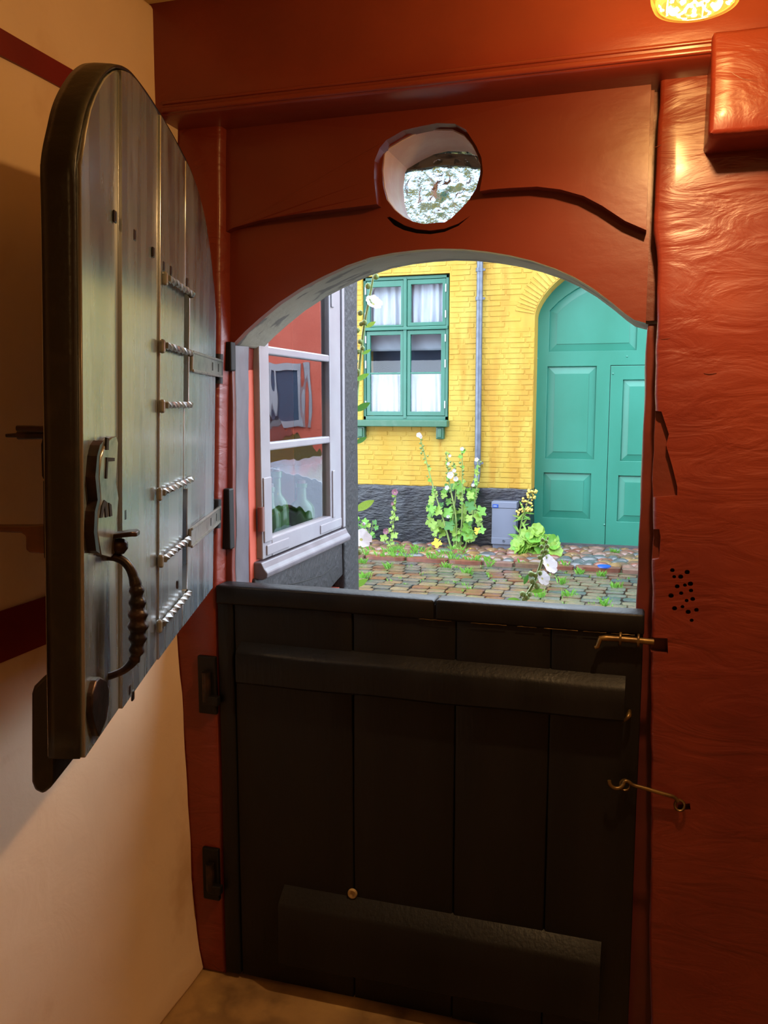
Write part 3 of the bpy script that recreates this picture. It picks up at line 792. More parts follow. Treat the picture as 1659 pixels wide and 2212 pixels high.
def ceiling_lamp(loc, label, watt):
    t = empty('ceiling_lamp', loc, label, 'lamp', 'pressed glass ceiling lamps')
    prof = [(0.061, 0.0), (0.066, 0.002), (0.0685, 0.009)] + [(0.068 - 0.013 * ((z - 0.012) / 0.086) ** 2, z) for z in [0.012 + 0.0055 * q for q in range(16)]] + [(0.040, 0.115), (0.030, 0.120)]
    prof = [(r * 0.9, z) for r, z in prof]
    inn = [(r - 0.005, z + (0.002 if z < 0.1 else -0.002)) for r, z in prof]
    n = 120; V = []; Fc = []
    loop = prof + inn[::-1]
    for i, (r, z) in enumerate(loop):
        for k in range(n):
            a = 2 * math.pi * k / n
            rr_ = r
            if 0.008 < z < 0.1:
                rr_ += (0.0035 if i < len(prof) else -0.0035) * (abs(math.sin(6 * a + z * 90)) + abs(math.sin(6 * a - z * 90)) - 1)
            V.append((rr_ * math.cos(a), rr_ * math.sin(a), z))
    m = len(loop)
    for i in range(m):
        for k in range(n):
            a, b = i * n + k, i * n + (k + 1) % n
            c, d = ((i + 1) % m) * n + (k + 1) % n, ((i + 1) % m) * n + k
            Fc.append((a, b, c, d))
    sh = mesh('glass_shade', V, Fc, m_shade, t, 180)
    for k in range(6):
        a = k * math.pi / 3 + 0.3
        tube('cut_rib', [(0.0545 * math.cos(a), 0.0545 * math.sin(a), 0.006), (0.055 * math.cos(a), 0.055 * math.sin(a), 0.04), (0.0505 * math.cos(a), 0.0505 * math.sin(a), 0.075)], 0.0025, m_shade, sh, n=6)
    V, Fc = lathe_data([(0.0, 0.05), (0.010, 0.053), (0.016, 0.062), (0.017, 0.072), (0.013, 0.086), (0.012, 0.10), (0.0, 0.105)], 16)
    bo_ = mesh('bulb', V, Fc, m_bulb, t, 80); bo_.visible_shadow = True
    h = ZC - loc[2]
    V, Fc = lathe_data([(0.0, 0.10), (0.016, 0.10), (0.034, 0.116), (0.036, 0.128), (0.02, 0.135), (0.014, 0.16), (0.014, h - 0.02), (0.05, h - 0.012), (0.052, h)], 24)
    mesh('lamp_holder', V, Fc, m_brass, t, 40)
    ld = bpy.data.lights.new('lamp_light', 'POINT'); ld.energy = watt; ld.color = LAMP_RGB; ld.shadow_soft_size = 0.022
    ld.shadow_soft_size = 0.02
    lo = bpy.data.objects.new('lamp_light', ld); COL.objects.link(lo); lo.parent = t; lo.location = (0, 0, 0.027)
    return t
_r = ray(1503, 14)
LAMP = CAM + _r * (1.26 / _r.dot(FWD))
ceiling_lamp(LAMP, 'small glowing pressed glass lamp shade in front of the red beam', LAMP_WATT)
ceiling_lamp(Vector((0.5, -2.9, 2.15)), 'second pressed glass ceiling lamp further back in the room', BACK_WATT)

# =================================================================== outdoors: materials
m_yellow = M('yellow_limewash', SX(250, 212, 80), 0.7, SX(244, 192, 44), 2.2, vstretch=(1.4, 1, 0.7), vlo=0.38, vhi=0.62, bump=0.5, bscale=40, bdist=0.004, col3=SX(236, 178, 36), v3scale=2.6, v3lo=0.5, v3hi=0.62, v3stretch=(2.4, 1, 0.4), world=True)
m_tar = M('black_tarred_plinth', SX(30, 33, 44, .3), 0.3, SX(44, 49, 64, .3), 9, bump=0.6, bscale=26, bstretch=(0.6, 1, 1.6), bdist=0.02, spec=0.5)
m_green = M('green_gate_paint', SX(68, 178, 152), 0.35, SX(54, 162, 134), 1.6, vstretch=(1, 1, 0.5), bump=0.12, bscale=60, bstretch=(3, 1, 0.4), bdist=0.002)
m_green_win = M('green_window_paint', SX(58, 150, 126), 0.35, SX(48, 138, 112), 3)
m_green_sill = M('green_sill_paint', SX(54, 128, 92), 0.4, SX(88, 140, 110), 12, vlo=0.5, vhi=0.7)
m_white_hinge = M('white_hinge_paint', SX(230, 232, 232), 0.4)
m_zinc = M('zinc_pipe', SX(146, 154, 172), 0.4, SX(120, 130, 150), 14, metal=0.35)
m_curtain = M('white_curtain', SX(240, 242, 248, .85), 0.9, SX(224, 228, 240, .85), 10, vstretch=(3, 1, 0.5))
m_blind = M('roller_blind', SX(206, 212, 226), 0.9)
m_dark_room = M('dim_interior', SX(84, 104, 136), 0.9)
m_glass = pane_glass('window_glass', 1.55)
m_glass_bay = pane_glass('old_wavy_glass', 3.6, (0.9, 0.93, 0.93, 1), wave=0.0008, wscale=3, wstretch=(1, 3, 1.5))
m_dark_bay = M('dark_bay_interior', SX(60, 64, 66), 0.9)
m_salmon = M('salmon_limewash', SX(232, 110, 86, .6), 0.7, SX(222, 98, 74, .6), 3, bump=0.3, bscale=20, bdist=0.006)
m_timber = M('dark_grey_timber', SX(62, 60, 76, .085), 0.6, SX(80, 78, 94, .085), 30, vstretch=(1, 1, 0.4), bump=0.8, bscale=50, bdist=0.006)
m_white = M('white_window_paint', SX(226, 222, 232), 0.35, SX(212, 206, 218), 8, bump=0.25, bscale=30, bstretch=(1, 0.5, 1), bdist=0.003)
m_sill_lead = M('grey_sill_paint', SX(168, 160, 172), 0.4, SX(140, 130, 142), 14)
m_box = M('grey_cabinet_plastic', SX(150, 158, 182), 0.45, SX(142, 150, 174), 3)
m_blue = M('blue_label', SX(20, 92, 208), 0.4)
m_label = M('label_print', SX(214, 230, 250), 0.5)
m_sett = [M('sett_%s' % n, c, 0.16, c2, 18, bump=0.5, bscale=40, bdist=0.006, spec=0.6) for n, c, c2 in (
    ('grey', SX(120, 112, 100), SX(140, 130, 116)), ('brown', SX(132, 106, 84), SX(150, 122, 98)), ('rust', SX(148, 98, 72), SX(128, 90, 70)), ('dark', SX(92, 92, 92), SX(112, 110, 104)), ('tan', SX(160, 138, 108), SX(140, 122, 96)))]
m_cob = [M('cobble_%s' % n, c, 0.28, c2, 16, bump=0.4, bscale=40, bdist=0.004, spec=0.6) for n, c, c2 in (
    ('red', SX(168, 100, 78), SX(140, 84, 66)), ('pink', SX(178, 134, 116), SX(150, 112, 98)), ('brown', SX(146, 112, 84), SX(122, 92, 70)), ('slate', SX(100, 104, 108), SX(122, 124, 126)), ('ochre', SX(190, 148, 92), SX(160, 120, 76)))]
m_joint = M('mossy_joint', SX(104, 98, 72), 0.8, SX(110, 122, 60), 6, vlo=0.5, vhi=0.7, bump=0.5, bscale=60, bdist=0.01)
m_leafg = [M('leaf_%s' % n, c, 0.45, c2, 30, spec=0.4) for n, c, c2 in (('mid', SX(140, 200, 76, .6), SX(110, 176, 62, .6)), ('light', SX(186, 224, 96, .5), SX(156, 204, 76, .5)), ('deep', SX(90, 160, 66, .55), SX(76, 140, 60, .55)), ('yellow', SX(250, 214, 40, .7), SX(226, 196, 50, .7)))]
m_stem = M('plant_stem', SX(150, 172, 90, .55), 0.5, SX(124, 148, 74, .55), 20)
m_bud = M('flower_bud', SX(170, 188, 108, .6), 0.5, SX(140, 166, 88, .6), 40)
m_petal_w = M('white_petal', SX(246, 240, 244, .55), 0.6, SX(236, 226, 232, .55), 20)
m_petal_p = M('pink_petal', SX(226, 158, 182), 0.6, SX(206, 128, 160), 20)
m_eye = M('flower_eye', SX(214, 206, 96), 0.6)
m_gold = M('goldenrod', SX(236, 210, 104, .6), 0.6, SX(214, 184, 76, .6), 30)
def leafy(m, k):
    """Thin plant tissue: part of the light passes through."""
    nt = m.node_tree; N = nt.nodes; L = nt.links; b = N['Principled BSDF']
    t = N.new('ShaderNodeBsdfTranslucent')
    src = b.inputs['Base Color'].links
    if src: L.new(src[0].from_socket, t.inputs['Color'])
    else: t.inputs['Color'].default_value = b.inputs['Base Color'].default_value
    x = N.new('ShaderNodeMixShader'); x.inputs['Fac'].default_value = k
    L.new(b.outputs[0], x.inputs[1]); L.new(t.outputs[0], x.inputs[2]); L.new(x.outputs[0], N['Material Output'].inputs['Surface'])
for m_ in m_leafg + [m_bud]: leafy(m_, 0.4)
for m_ in (m_petal_w, m_petal_p, m_curtain): leafy(m_, 0.5)

ZS = -0.205                                   # street level
YF = 7.89                                     # yellow facade
# =================================================================== the street
street = empty('street', (0, 5.5, ZS), kind='structure')
box('street_bed', (-9, -5.2, -0.35), (12, 1.36, -0.03), m_joint, street)
sett_meshes = []
rs = random.Random(11)
def pillow(name, w, d, h, rng, mat, round_=0.25, n=4):
    V = []; Fc = []
    for j in range(n + 1):
        for i in range(n + 1):
            u, v = i / n * 2 - 1, j / n * 2 - 1
            e = max(abs(u), abs(v))
            z = h * ((0.45 if round_ > 0.2 else 0.72) if e == 1 else 1.0 - round_ * e * e) + (0 if e == 1 else 0.004 * (rng.random() - 0.5))
            k = 1 - 0.10 * (abs(u) * abs(v)) ** 2
            V.append((u * w / 2 * k + 0.006 * (rng.random() - 0.5), v * d / 2 * k + 0.006 * (rng.random() - 0.5), z))
    m = n + 1
    for j in range(n):
        for i in range(n): Fc.append((j * m + i, j * m + i + 1, (j + 1) * m + i + 1, (j + 1) * m + i))
    ring = [i for i in range(m)] + [j * m + n for j in range(1, m)] + [n * m + i for i in range(n - 1, -1, -1)] + [j * m for j in range(n - 1, 0, -1)]
    b = len(V)
    for i in ring: V.append((V[i][0], V[i][1], -0.06))
    for q in range(len(ring)):
        r2 = (q + 1) % len(ring); Fc.append((ring[r2], ring[q], b + q, b + r2))
    me = bpy.data.meshes.new(name); me.from_pydata(V, [], Fc); me.update(); me.materials.append(mat); me.shade_smooth(); me.set_sharp_from_angle(angle=math.radians(60))
    return me
SW, SD = 0.172, 0.136
for i in range(20):
    sett_meshes.append(pillow('sett', SW - 0.006 - 0.006 * rs.random(), SD - 0.006 - 0.006 * rs.random(), 0.026, rs, m_sett[i % 5], 0.08, 4))
YK = onZ(1042, 1224, ZS).y                    # near edge of the kerb
rows = []
far_bm = bmesh.new()
def add_mesh_to(bm, me, M4, mi):
    vs_ = [bm.verts.new(M4 @ v.co) for v in me.vertices]
    for p in me.polygons:
        f = bm.faces.new([vs_[i] for i in p.vertices]); f.material_index = mi; f.smooth = len(p.vertices) == 4 and len(me.polygons) > 8
r_i = 0; y = YK - 0.075; n_set = 0
while y > 3.6:
    off = (r_i % 2) * SW * 0.12 + rs.random() * 0.07 + (0.5 * SW if (r_i // 2) % 2 else 0) * 0.6
    xL = -4.6
    x = xL + off
    while x < 3.0:
        k = rs.randrange(20)
        M4 = Matrix.Translation((x + 0.006 * (rs.random() - 0.5), y - 5.5 + 0.005 * (rs.random() - 0.5), -0.012 + 0.008 * (rs.random() - 0.5))) @ Matrix.Rotation(0.05 * (rs.random() - 0.5), 4, 'Z') @ Matrix.Rotation(0.07 * (rs.random() - 0.5), 4, 'X')
        vis = y > 5.15 and -0.32 * (y + 1.9) - 0.22 < x < 0.12 and n_set < 290
        if vis:
            o = bpy.data.objects.new('sett', sett_meshes[k]); o.matrix_local = M4; link(o, street); o.matrix_local = M4; n_set += 1
        else:
            add_mesh_to(far_bm, sett_meshes[k], M4, k % 5)
        x += SW
    y -= SD; r_i += 1
me = bpy.data.meshes.new('paving_setts'); far_bm.to_mesh(me); far_bm.free()
for m_ in m_sett: me.materials.append(m_)
o = bpy.data.objects.new('paving_setts', me); link(o, street, kind='stuff')

walk = empty('sidewalk', (0, 7.3, ZS + 0.04), kind='structure')
box('sidewalk_bed', (-9, -0.44, -0.3), (12, 1.2, -0.03), m_joint, walk)
cob_meshes = [pillow('cobble', 0.15 * (0.7 + 0.6 * rs.random()), 0.12 * (0.75 + 0.5 * rs.random()), 0.04 + 0.012 * rs.random(), rs, m_cob[i % 5], 0.55, 4) for i in range(24)]
x = -4.2
while x < 2.4:                                # kerb stones
    w = 0.26 + 0.24 * rs.random()
    me = pillow('kerb_stone', w - 0.012, 0.13, 0.035, rs, m_cob[rs.choice((0, 2, 0, 1, 3))], 0.15, 4)
    o = bpy.data.objects.new('kerb_stone', me); link(o, walk); o.location = (x + w / 2, YK + 0.06 - 7.3, -0.02 + 0.01 * rs.random()); o.rotation_euler = (0, 0, 0.05 * (rs.random() - 0.5))
    x += w
y = YK + 0.21; n_c = 0
cob_bm = bmesh.new()
while y < YF + 0.3:
    x = -4.4 + rs.random() * 0.1
    while x < 2.6:
        k = rs.randrange(24); w = cob_meshes[k].vertices[4].co.x * 2 + 0.012
        inside = y < YF - 0.05 or -1.15 < x < 1.15
        if inside:
            M4 = Matrix.Translation((x + w / 2, y - 7.3 + 0.03 * (rs.random() - 0.5), -0.02 + 0.014 * rs.random())) @ Matrix.Rotation(0.5 * (rs.random() - 0.5), 4, 'Z')
            if -0.32 * (y + 1.9) - 0.1 < x < 0.15 and n_c < 295:
                o = bpy.data.objects.new('cobble', cob_meshes[k]); link(o, walk); o.matrix_local = M4; n_c += 1
            else: add_mesh_to(cob_bm, cob_meshes[k], M4, k % 5)
        x += w
    y += 0.105
me = bpy.data.meshes.new('cobbles'); cob_bm.to_mesh(me); cob_bm.free()
for m_ in m_cob: me.materials.append(m_)
link(bpy.data.objects.new('cobble_paving', me), walk, kind='stuff')

# =================================================================== yellow house
yh = empty('yellow_house', (-2.0, YF, ZS), 'yellow painted brick house with black plinth across the street', 'building')
def yo(p): return (p[0] + 2.0, p[1] - YF, p[2] - ZS)
GX0, GX1, GSP, GPK = -1.235, 1.205, 2.455, 3.12
def garch(x):
    c = (GX0 + GX1) / 2; a = (GX1 - GX0) / 2
    t = min(1.0, abs(x - c) / a)
    return GSP + (GPK - GSP) * (1 - t ** 2.3) ** 0.62
gate_hole = [(GX0, ZS - 0.2)] + [(GX0 + (GX1 - GX0) * (0.5 - 0.5 * math.cos(math.pi * i / 32)), garch(GX0 + (GX1 - GX0) * (0.5 - 0.5 * math.cos(math.pi * i / 32)))) for i in range(33)] + [(GX1, ZS - 0.2)]
WX0, WX1, WZ0, WZ1 = onY(785, 750, YF).x - 0.012, onY(969, 750, YF).x + 0.006, onY(870, 908, YF).z, onY(870, 594, YF).z
XE0, XE1, ZT = -8.0, 1.75, 3.62
outer = [(XE0, -0.5)] + [(GX0, -0.5)] + gate_hole[1:-1] + [(GX1, -0.5), (XE1, -0.5), (XE1, ZT), (XE0, ZT)]
win_hole = [(WX0, WZ0), (WX0, WZ1), (WX1, WZ1), (WX1, WZ0)]
V, Fc = prism(outer, [win_hole], lambda x, z, s: Vector(yo((x, YF + 0.0025 if s == 0 else YF + 0.42, z))))
bm = bmesh.new(); vv = [bm.verts.new(v) for v in V]
for q in Fc:
    try: bm.faces.new([vv[i] for i in q])
    except ValueError: pass
from_bm('brick_wall', bm, m_yellow, yh)
m_roof = M('wet_slate', SX(150, 160, 176), 0.12, SX(128, 138, 154), 6, spec=1.0)
V = [yo(q) for q in ((XE0, YF - 0.25, ZT), (XE1, YF - 0.25, ZT), (XE1, YF + 4, ZT + 2.2), (XE0, YF + 4, ZT + 2.2), (XE0, YF - 0.25, ZT + 0.1), (XE1, YF - 0.25, ZT + 0.1), (XE1, YF + 4, ZT + 2.3), (XE0, YF + 4, ZT + 2.3))]
mesh('roof', V, [(3, 2, 1, 0), (4, 5, 6, 7), (0, 1, 5, 4), (1, 2, 6, 5), (2, 3, 7, 6), (3, 0, 4, 7)], m_roof, yh)
PZ = 0.525
def plw(p): 
    return p
hewn('plinth', yo((XE0, YF - 0.025, ZS - 0.3)), yo((GX0 + 0.004, YF + 0.4, PZ)), m_tar, yh, seg=0.045, edge=0.01, amp=0.010, freq=9, seed=3, smooth=60)
# bricks
brk = []
for i in range(6):
    def bm_brick(L_, H_, j):
        r = random.Random(j)
        e = 0.004
        V = [(-L_ / 2, 0.012, -H_ / 2), (L_ / 2, 0.012, -H_ / 2), (L_ / 2, 0.012, H_ / 2), (-L_ / 2, 0.012, H_ / 2)]
        V += [(sx * (L_ / 2 - e - 0.005 * r.random()), -0.004 * r.random(), sz * (H_ / 2 - e - 0.004 * r.random())) for sx, sz in ((-1, -1), (1, -1), (1, 1), (-1, 1))]
        Fc = [(4, 5, 6, 7), (0, 1, 5, 4), (1, 2, 6, 5), (2, 3, 7, 6), (3, 0, 4, 7)]
        me = bpy.data.meshes.new('brick'); me.from_pydata(V, [], Fc); me.update(); me.materials.append(m_yellow); return me
    brk.append((bm_brick(0.222, 0.054, i), bm_brick(0.106, 0.054, 50 + i)))
CH = 0.0585
cands = []
ri = 0; z = PZ + 0.03
arch_s = [Vector((GX0 + (GX1 - GX0) * i / 60.0, garch(GX0 + (GX1 - GX0) * i / 60.0))) for i in range(61)]
while z < 3.7:
    segs = [(-5.2, WX0), (WX1, GX0)] if WZ0 - 0.02 < z < WZ1 + 0.02 else [(-5.2, GX0 if z < GSP + 0.1 else -0.2)]
    for (a_, b_) in segs:
        x = a_ - 0.116 * (ri % 2) - 0.05 * ((ri * 7) % 3); j = 0
        while x < b_:
            head = (ri % 4 in (1, 3)) and (j % 3 == 2)
            L_ = 0.106 if head else 0.222
            l, r = max(x, a_ + 0.003), min(x + L_, b_ - 0.003)
            x += L_ + 0.010; j += 1
            if r - l < 0.03: continue
            xc = (l + r) / 2
            if z > GSP - 0.12 and xc > GX0 - 0.3 and min((Vector((xc, z)) - q).length for q in arch_s) < 0.25: continue
            cands.append((xc, z, 1 if head else 0, (r - l) / L_))
    z += CH; ri += 1
rb = random.Random(7)
stuff_bm = bmesh.new(); nb_ = 0
cands.sort(key=lambda c: (abs(c[0] + 2.2) * 1.2) ** 2 + (c[1] - 1.7) ** 2)
for (xc, z, hd_, sx_) in cands:
    me = brk[rb.randrange(6)][hd_]
    M4 = Matrix.Translation(yo((xc, YF + 0.0015 * (rb.random() - 0.5), z + 0.003 * (rb.random() - 0.5)))) @ Matrix.Rotation(0.02 * (rb.random() - 0.5), 4, 'Y') @ Matrix.Rotation(0.03 * (rb.random() - 0.5), 4, 'Z') @ Matrix.Diagonal((sx_, 1, 1, 1))
    vis = -3.45 < xc < GX0 and z < 3.25
    if vis and nb_ < 296:
        o = bpy.data.objects.new('brick', me); link(o, yh); o.matrix_local = M4; nb_ += 1
    else: add_mesh_to(stuff_bm, me, M4, 0)
# soldier bricks of the gate arch
ac = (GX0 + GX1) / 2; lastx = None
for i in range(30):
    t = i / 60.0
    x0 = GX0 + (GX1 - GX0) * (0.5 - 0.5 * math.cos(math.pi * t)); x1 = GX0 + (GX1 - GX0) * (0.5 - 0.5 * math.cos(math.pi * (t + 1 / 60.0)))
    P0, P1 = Vector((x0, 0, garch(x0))), Vector((x1, 0, garch(x1)))
    tg = P1 - P0
    if tg.length < 0.02: continue
    nr = Vector((-tg.z, 0, tg.x)).normalized()
    c = (P0 + P1) / 2 + nr * 0.117
    ang = math.atan2(nr.z, nr.x)
    M4 = Matrix.Translation(yo((c.x, YF - 0.003, c.z))) @ Matrix.Rotation(-ang, 4, 'Y') @ Matrix.Diagonal((1, 1, min(1.4, tg.length / 0.06), 1))
    o = bpy.data.objects.new('arch_brick', brk[i % 6][0]); link(o, yh); o.matrix_local = M4
me = bpy.data.meshes.new('brick_courses'); stuff_bm.to_mesh(me); stuff_bm.free(); me.materials.append(m_yellow)
link(bpy.data.objects.new('brick_courses', me), yh, kind='stuff')
# downpipe
pt = [onY(1037, 500, YF - 0.05), onY(1037, 560, YF - 0.05), onY(1034, 800, YF - 0.05), onY(1032, 1000, YF - 0.05), onY(1031, 1022, YF - 0.05), onY(1029, 1038, YF - 0.09), onY(1023, 1050, YF - 0.15)]
pt[0].z = 3.6
dp = tube('downpipe', [yo(p) for p in [pt[0], pt[1], pt[2], pt[3]] + smoothpts(pt[3:], 4)[1:]], 0.036, m_zinc, yh, n=16, smooth=60)
for v in (583, 645, 1000):
    p = onY(1036 - (v - 583) * 0.01, v, YF - 0.05)
    tube('pipe_clamp', [yo((p.x, p.y, p.z - 0.02)), yo((p.x, p.y, p.z + 0.02))], 0.043, m_zinc, dp, n=16, smooth=60)
    boxes('clamp_lug', [(yo((p.x + 0.04, p.y - 0.012, p.z - 0.012)), yo((p.x + 0.065, p.y + 0.012, p.z + 0.012)))], m_zinc, dp)

# window across the street
YW = YF + 0.05
wn = empty('casement_window', (onY(877, 750, YW).x, YW, WZ0), 'green four-casement window with white curtains in the yellow wall', 'window')
def wX(u): return onY(u, 760, YW).x
def wZ(v): return onY(877, v, YW).z
def wbox(name, u0, u1, v0, v1, ya, yb, mat, par=None, bevel=0.004):
    lo = Vector((wX(u0), YW + ya, wZ(v1))) - wn.location; hi = Vector((wX(u1), YW + yb, wZ(v0))) - wn.location
    return box(name, lo, hi, mat, par or wn, bevel)
wbox('frame_head', 785, 969, 597, 604, -0.01, 0.12, m_green_win)
wbox('frame_foot', 785, 969, 899, 908, -0.01, 0.12, m_green_win)
wbox('frame_stile', 785, 791, 597, 907, -0.01, 0.12, m_green_win)
wbox('frame_stile', 963, 969, 597, 907, -0.01, 0.12, m_green_win)
wbox('transom', 786, 968, 706, 713, -0.03, 0.1, m_green_win)
wbox('mullion', 872, 879, 600, 904, -0.018, 0.1, m_green_win)
def casement(u0, u1, v0, v1, pu0, pu1, pv0, pv1, bar=None):
    lo = lambda u, v: (wX(u) - wn.location.x, wZ(v) - wn.location.z)
    o_ = [lo(u0, v1), lo(u1, v1), lo(u1, v0), lo(u0, v0)]; h_ = [lo(pu0, pv1), lo(pu0, pv0), lo(pu1, pv0), lo(pu1, pv1)]
    c = plate('casement', o_, -0.006, 0.04, m_green_win, wn, holes=[h_], bevel=0.004)
    a, b = lo(pu0 - 0.5, pv1 + 0.5), lo(pu1 + 0.5, pv0 - 0.5)
    if bar:
        z = lo(0, bar)[1]
        box('glazing_bar', (a[0], 0.0, z - 0.01), (b[0], 0.03, z + 0.01), m_green_win, c, 0.003)
        box('pane', (a[0], 0.014, a[1]), (b[0], 0.018, z), m_glass, c); box('pane', (a[0], 0.014, z), (b[0], 0.018, b[1]), m_glass, c)
    else: box('pane', (a[0], 0.014, a[1]), (b[0], 0.018, b[1]), m_glass, c)
casement(792, 871.5, 605, 705, 800, 866, 618, 701)
casement(879.5, 962.5, 605, 705, 887.5, 955, 615, 697)
casement(792, 871.5, 714, 898, 800, 865, 723, 889, 806)
casement(879.5, 962.5, 714, 898, 887, 953, 723, 889, 806)
for u in (790.5, 962.5):
    for v0, v1 in ((617, 634), (673, 689), (724, 740), (778, 795), (866, 882)):
        wbox('hinge', u - 1.4, u + 1.4, v0, v1, -0.022, -0.004, m_white_hinge, bevel=0.002)
wbox('window_sill', 771, 974, 907, 921, -0.17, 0.05, m_green_sill, bevel=0.008)
for u0, u1 in ((777, 794), (948, 965)):
    b = wbox('sill_bracket', u0, u1, 921, 947, -0.12, 0.0, m_green_sill, bevel=0.01)
    wbox('bracket_scroll', u0 + 4, u1 - 4, 924, 944, -0.135, -0.11, m_green_sill, b, bevel=0.008)
# dim room and curtains behind the panes
boxes('window_room', [(Vector((wX(785), YW + 0.5, wZ(907))) - wn.location, Vector((wX(969), YW + 0.52, wZ(597))) - wn.location)], m_dark_room, wn)
boxes('room_side', [(Vector((wX(785) - 0.02, YW + 0.12, wZ(907))) - wn.location, Vector((wX(785), YW + 0.5, wZ(597))) - wn.location), (Vector((wX(969), YW + 0.12, wZ(907))) - wn.location, Vector((wX(969) + 0.02, YW + 0.5, wZ(597))) - wn.location), (Vector((wX(785), YW + 0.12, wZ(597))) - wn.location, Vector((wX(969), YW + 0.5, wZ(597) + 0.02)) - wn.location)], m_dark_room, wn)
def curtain(name, u0, u1, v0, v1, yb, label, wav=9, amp=0.018, mat=m_curtain, flare=0.0, cat='curtain'):
    x0, x1, z0, z1 = wX(u0), wX(u1), wZ(v1), wZ(v0)
    n, m = 48, 8; V = []; Fc = []
    root = Vector(((x0 + x1) / 2, YW + yb, z0))
    for j in range(m + 1):
        for i in range(n + 1):
            t = i / n; s = j / m
            a = amp * (0.5 + 0.7 * (1 - s)) * math.sin(t * wav * 2 * math.pi + 1.2 * math.sin(t * 7 + s)) + 0.004 * math.sin(t * 40 + s * 5)
            V.append(Vector((x0 + (x1 - x0) * t, YW + yb + a, z0 + (z1 - z0) * s)) - root)
    for j in range(m):
        for i in range(n): Fc.append((j * (n + 1) + i, j * (n + 1) + i + 1, (j + 1) * (n + 1) + i + 1, (j + 1) * (n + 1) + i))
    o = mesh(name, V, Fc, mat, None, 180, label=label, cat=cat)
    o.location = root
    s = o.modifiers.new('thick', 'SOLIDIFY'); s.thickness = 0.002
    return o
curtain('cafe_curtain', 793, 870, 808, 896, 0.09, 'white cafe curtain in lower left casement of green window', 6, 0.016)
curtain('cafe_curtain', 880, 961, 808, 896, 0.09, 'white cafe curtain in lower right casement of green window', 7, 0.014)
curtain('net_curtain', 793, 870, 604, 708, 0.11, 'pale net curtain behind upper left casement of green window', 4, 0.022)
curtain('net_curtain', 880, 961, 604, 708, 0.11, 'pale net curtain behind upper right casement of green window', 5, 0.022)
curtain('roller_blind', 789, 965, 708, 756, 0.15, 'pale roller blind drawn partly down in the green window', 1, 0.0, m_blind, cat='blind')

# carriage gate
YG = YF + 0.30
gt = empty('carriage_gate', ((GX0 + GX1) / 2, YG, -0.12), 'turquoise green arched carriage gate with raised panels and wicket door', 'gate')
GB = onY(1250, 1174, YG).z
def gx(u): return onY(u, 900, YG).x - gt.location.x
def gz(v): return onY(1240, v, YG).z - gt.location.z
gxl, gxr = GX0 - 0.05 - gt.location.x, GX1 + 0.05 - gt.location.x
def ga(x): return garch(min(max(x + gt.location.x, GX0), GX1)) - gt.location.z + 0.03
gb = GB - gt.location.z
outl = [(gxl, gb)] + [(gxl + (gxr - gxl) * (0.5 - 0.5 * math.cos(math.pi * i / 30)), ga(gxl + (gxr - gxl) * (0.5 - 0.5 * math.cos(math.pi * i / 30)))) for i in range(31)] + [(gxr, gb)]
wx0 = gx(1315); wx1 = -wx0; wz1 = gz(791) ; 
def mir(h): return [(-x, z) for x, z in reversed(h)]
R1 = [(gx(1180), gz(992)), (gx(1180), gz(791)), (gx(1286), gz(791)), (gx(1286), gz(992))]
R2 = [(gx(1177), gz(1120)), (gx(1177), gz(1022)), (gx(1281), gz(1022)), (gx(1281), gz(1120))]
tx0, tx1 = gx(1182), gx(1370)
ttop = [(tx1 + (tx0 - tx1) * i / 10, ga(tx1 + (tx0 - tx1) * i / 10) - 0.21) for i in range(11)]
ttop = [(x, min(z, ga(x) - 0.12)) for x, z in ttop]
R3 = [(tx0, gz(759))] + list(reversed(ttop)) + [(tx1, gz(759))]
wick = [(wx0, gb), (wx0, gz(790)), (wx1, gz(790)), (wx1, gb)]
outl2 = [(gxl, gb)] + outl[1:-1] + [(gxr, gb), (wx1, gb), (wx1, gz(790)), (wx0, gz(790)), (wx0, gb)]
plate('gate_frame', outl2, 0.0, 0.05, m_green, gt, holes=[R1, R2, R3, mir(R1), mir(R2), mir(R3)], bevel=0.004)
def raised_panel(name, H, inset, par, y=0.0):
    c = Vector((sum(p[0] for p in H) / len(H), sum(p[1] for p in H) / len(H)))
    n = len(H); inner = []
    for i in range(n):
        p0, p1, p2 = Vector(H[i - 1]), Vector(H[i]), Vector(H[(i + 1) % n])
        d1, d2 = (p1 - p0).normalized(), (p2 - p1).normalized()
        n1, n2 = Vector((d1.y, -d1.x)), Vector((d2.y, -d2.x))
        k = (n1 + n2); k = k / max(0.3, k.dot(n1))
        inner.append(p1 + k * inset)
    V = [Vector((p[0], y + 0.028, p[1])) for p in H] + [Vector((p.x, y + 0.012, p.y)) for p in inner] + [Vector((p.x, y + 0.006, p.y)) for p in inner]
    Fc = []
    for i in range(n):
        j = (i + 1) % n
        Fc += [(i, j, j + n, i + n), (i + n, j + n, j + 2 * n, i + 2 * n)]
    Fc.append(tuple(range(2 * n, 3 * n)))
    V += [Vector((p[0], y + 0.045, p[1])) for p in H]
    for i in range(n):
        j = (i + 1) % n; Fc.append((i, i + 3 * n, j + 3 * n, j))
    Fc.append(tuple(reversed(range(3 * n, 4 * n))))
    bm = bmesh.new(); vv = [bm.verts.new(v) for v in V]
    for q in Fc: bm.faces.new([vv[i] for i in q])
    return from_bm(name, bm, m_green, par)
for H in (R1, R2, R3, mir(R1), mir(R2), mir(R3)): raised_panel('panel', H, 0.085, gt)
W1 = [(gx(1343), gz(994)), (gx(1343), gz(821)), (-gx(1343), gz(821)), (-gx(1343), gz(994))]
W2 = [(gx(1340), gz(1123)), (gx(1340), gz(1025)), (-gx(1340), gz(1025)), (-gx(1340), gz(1123))]
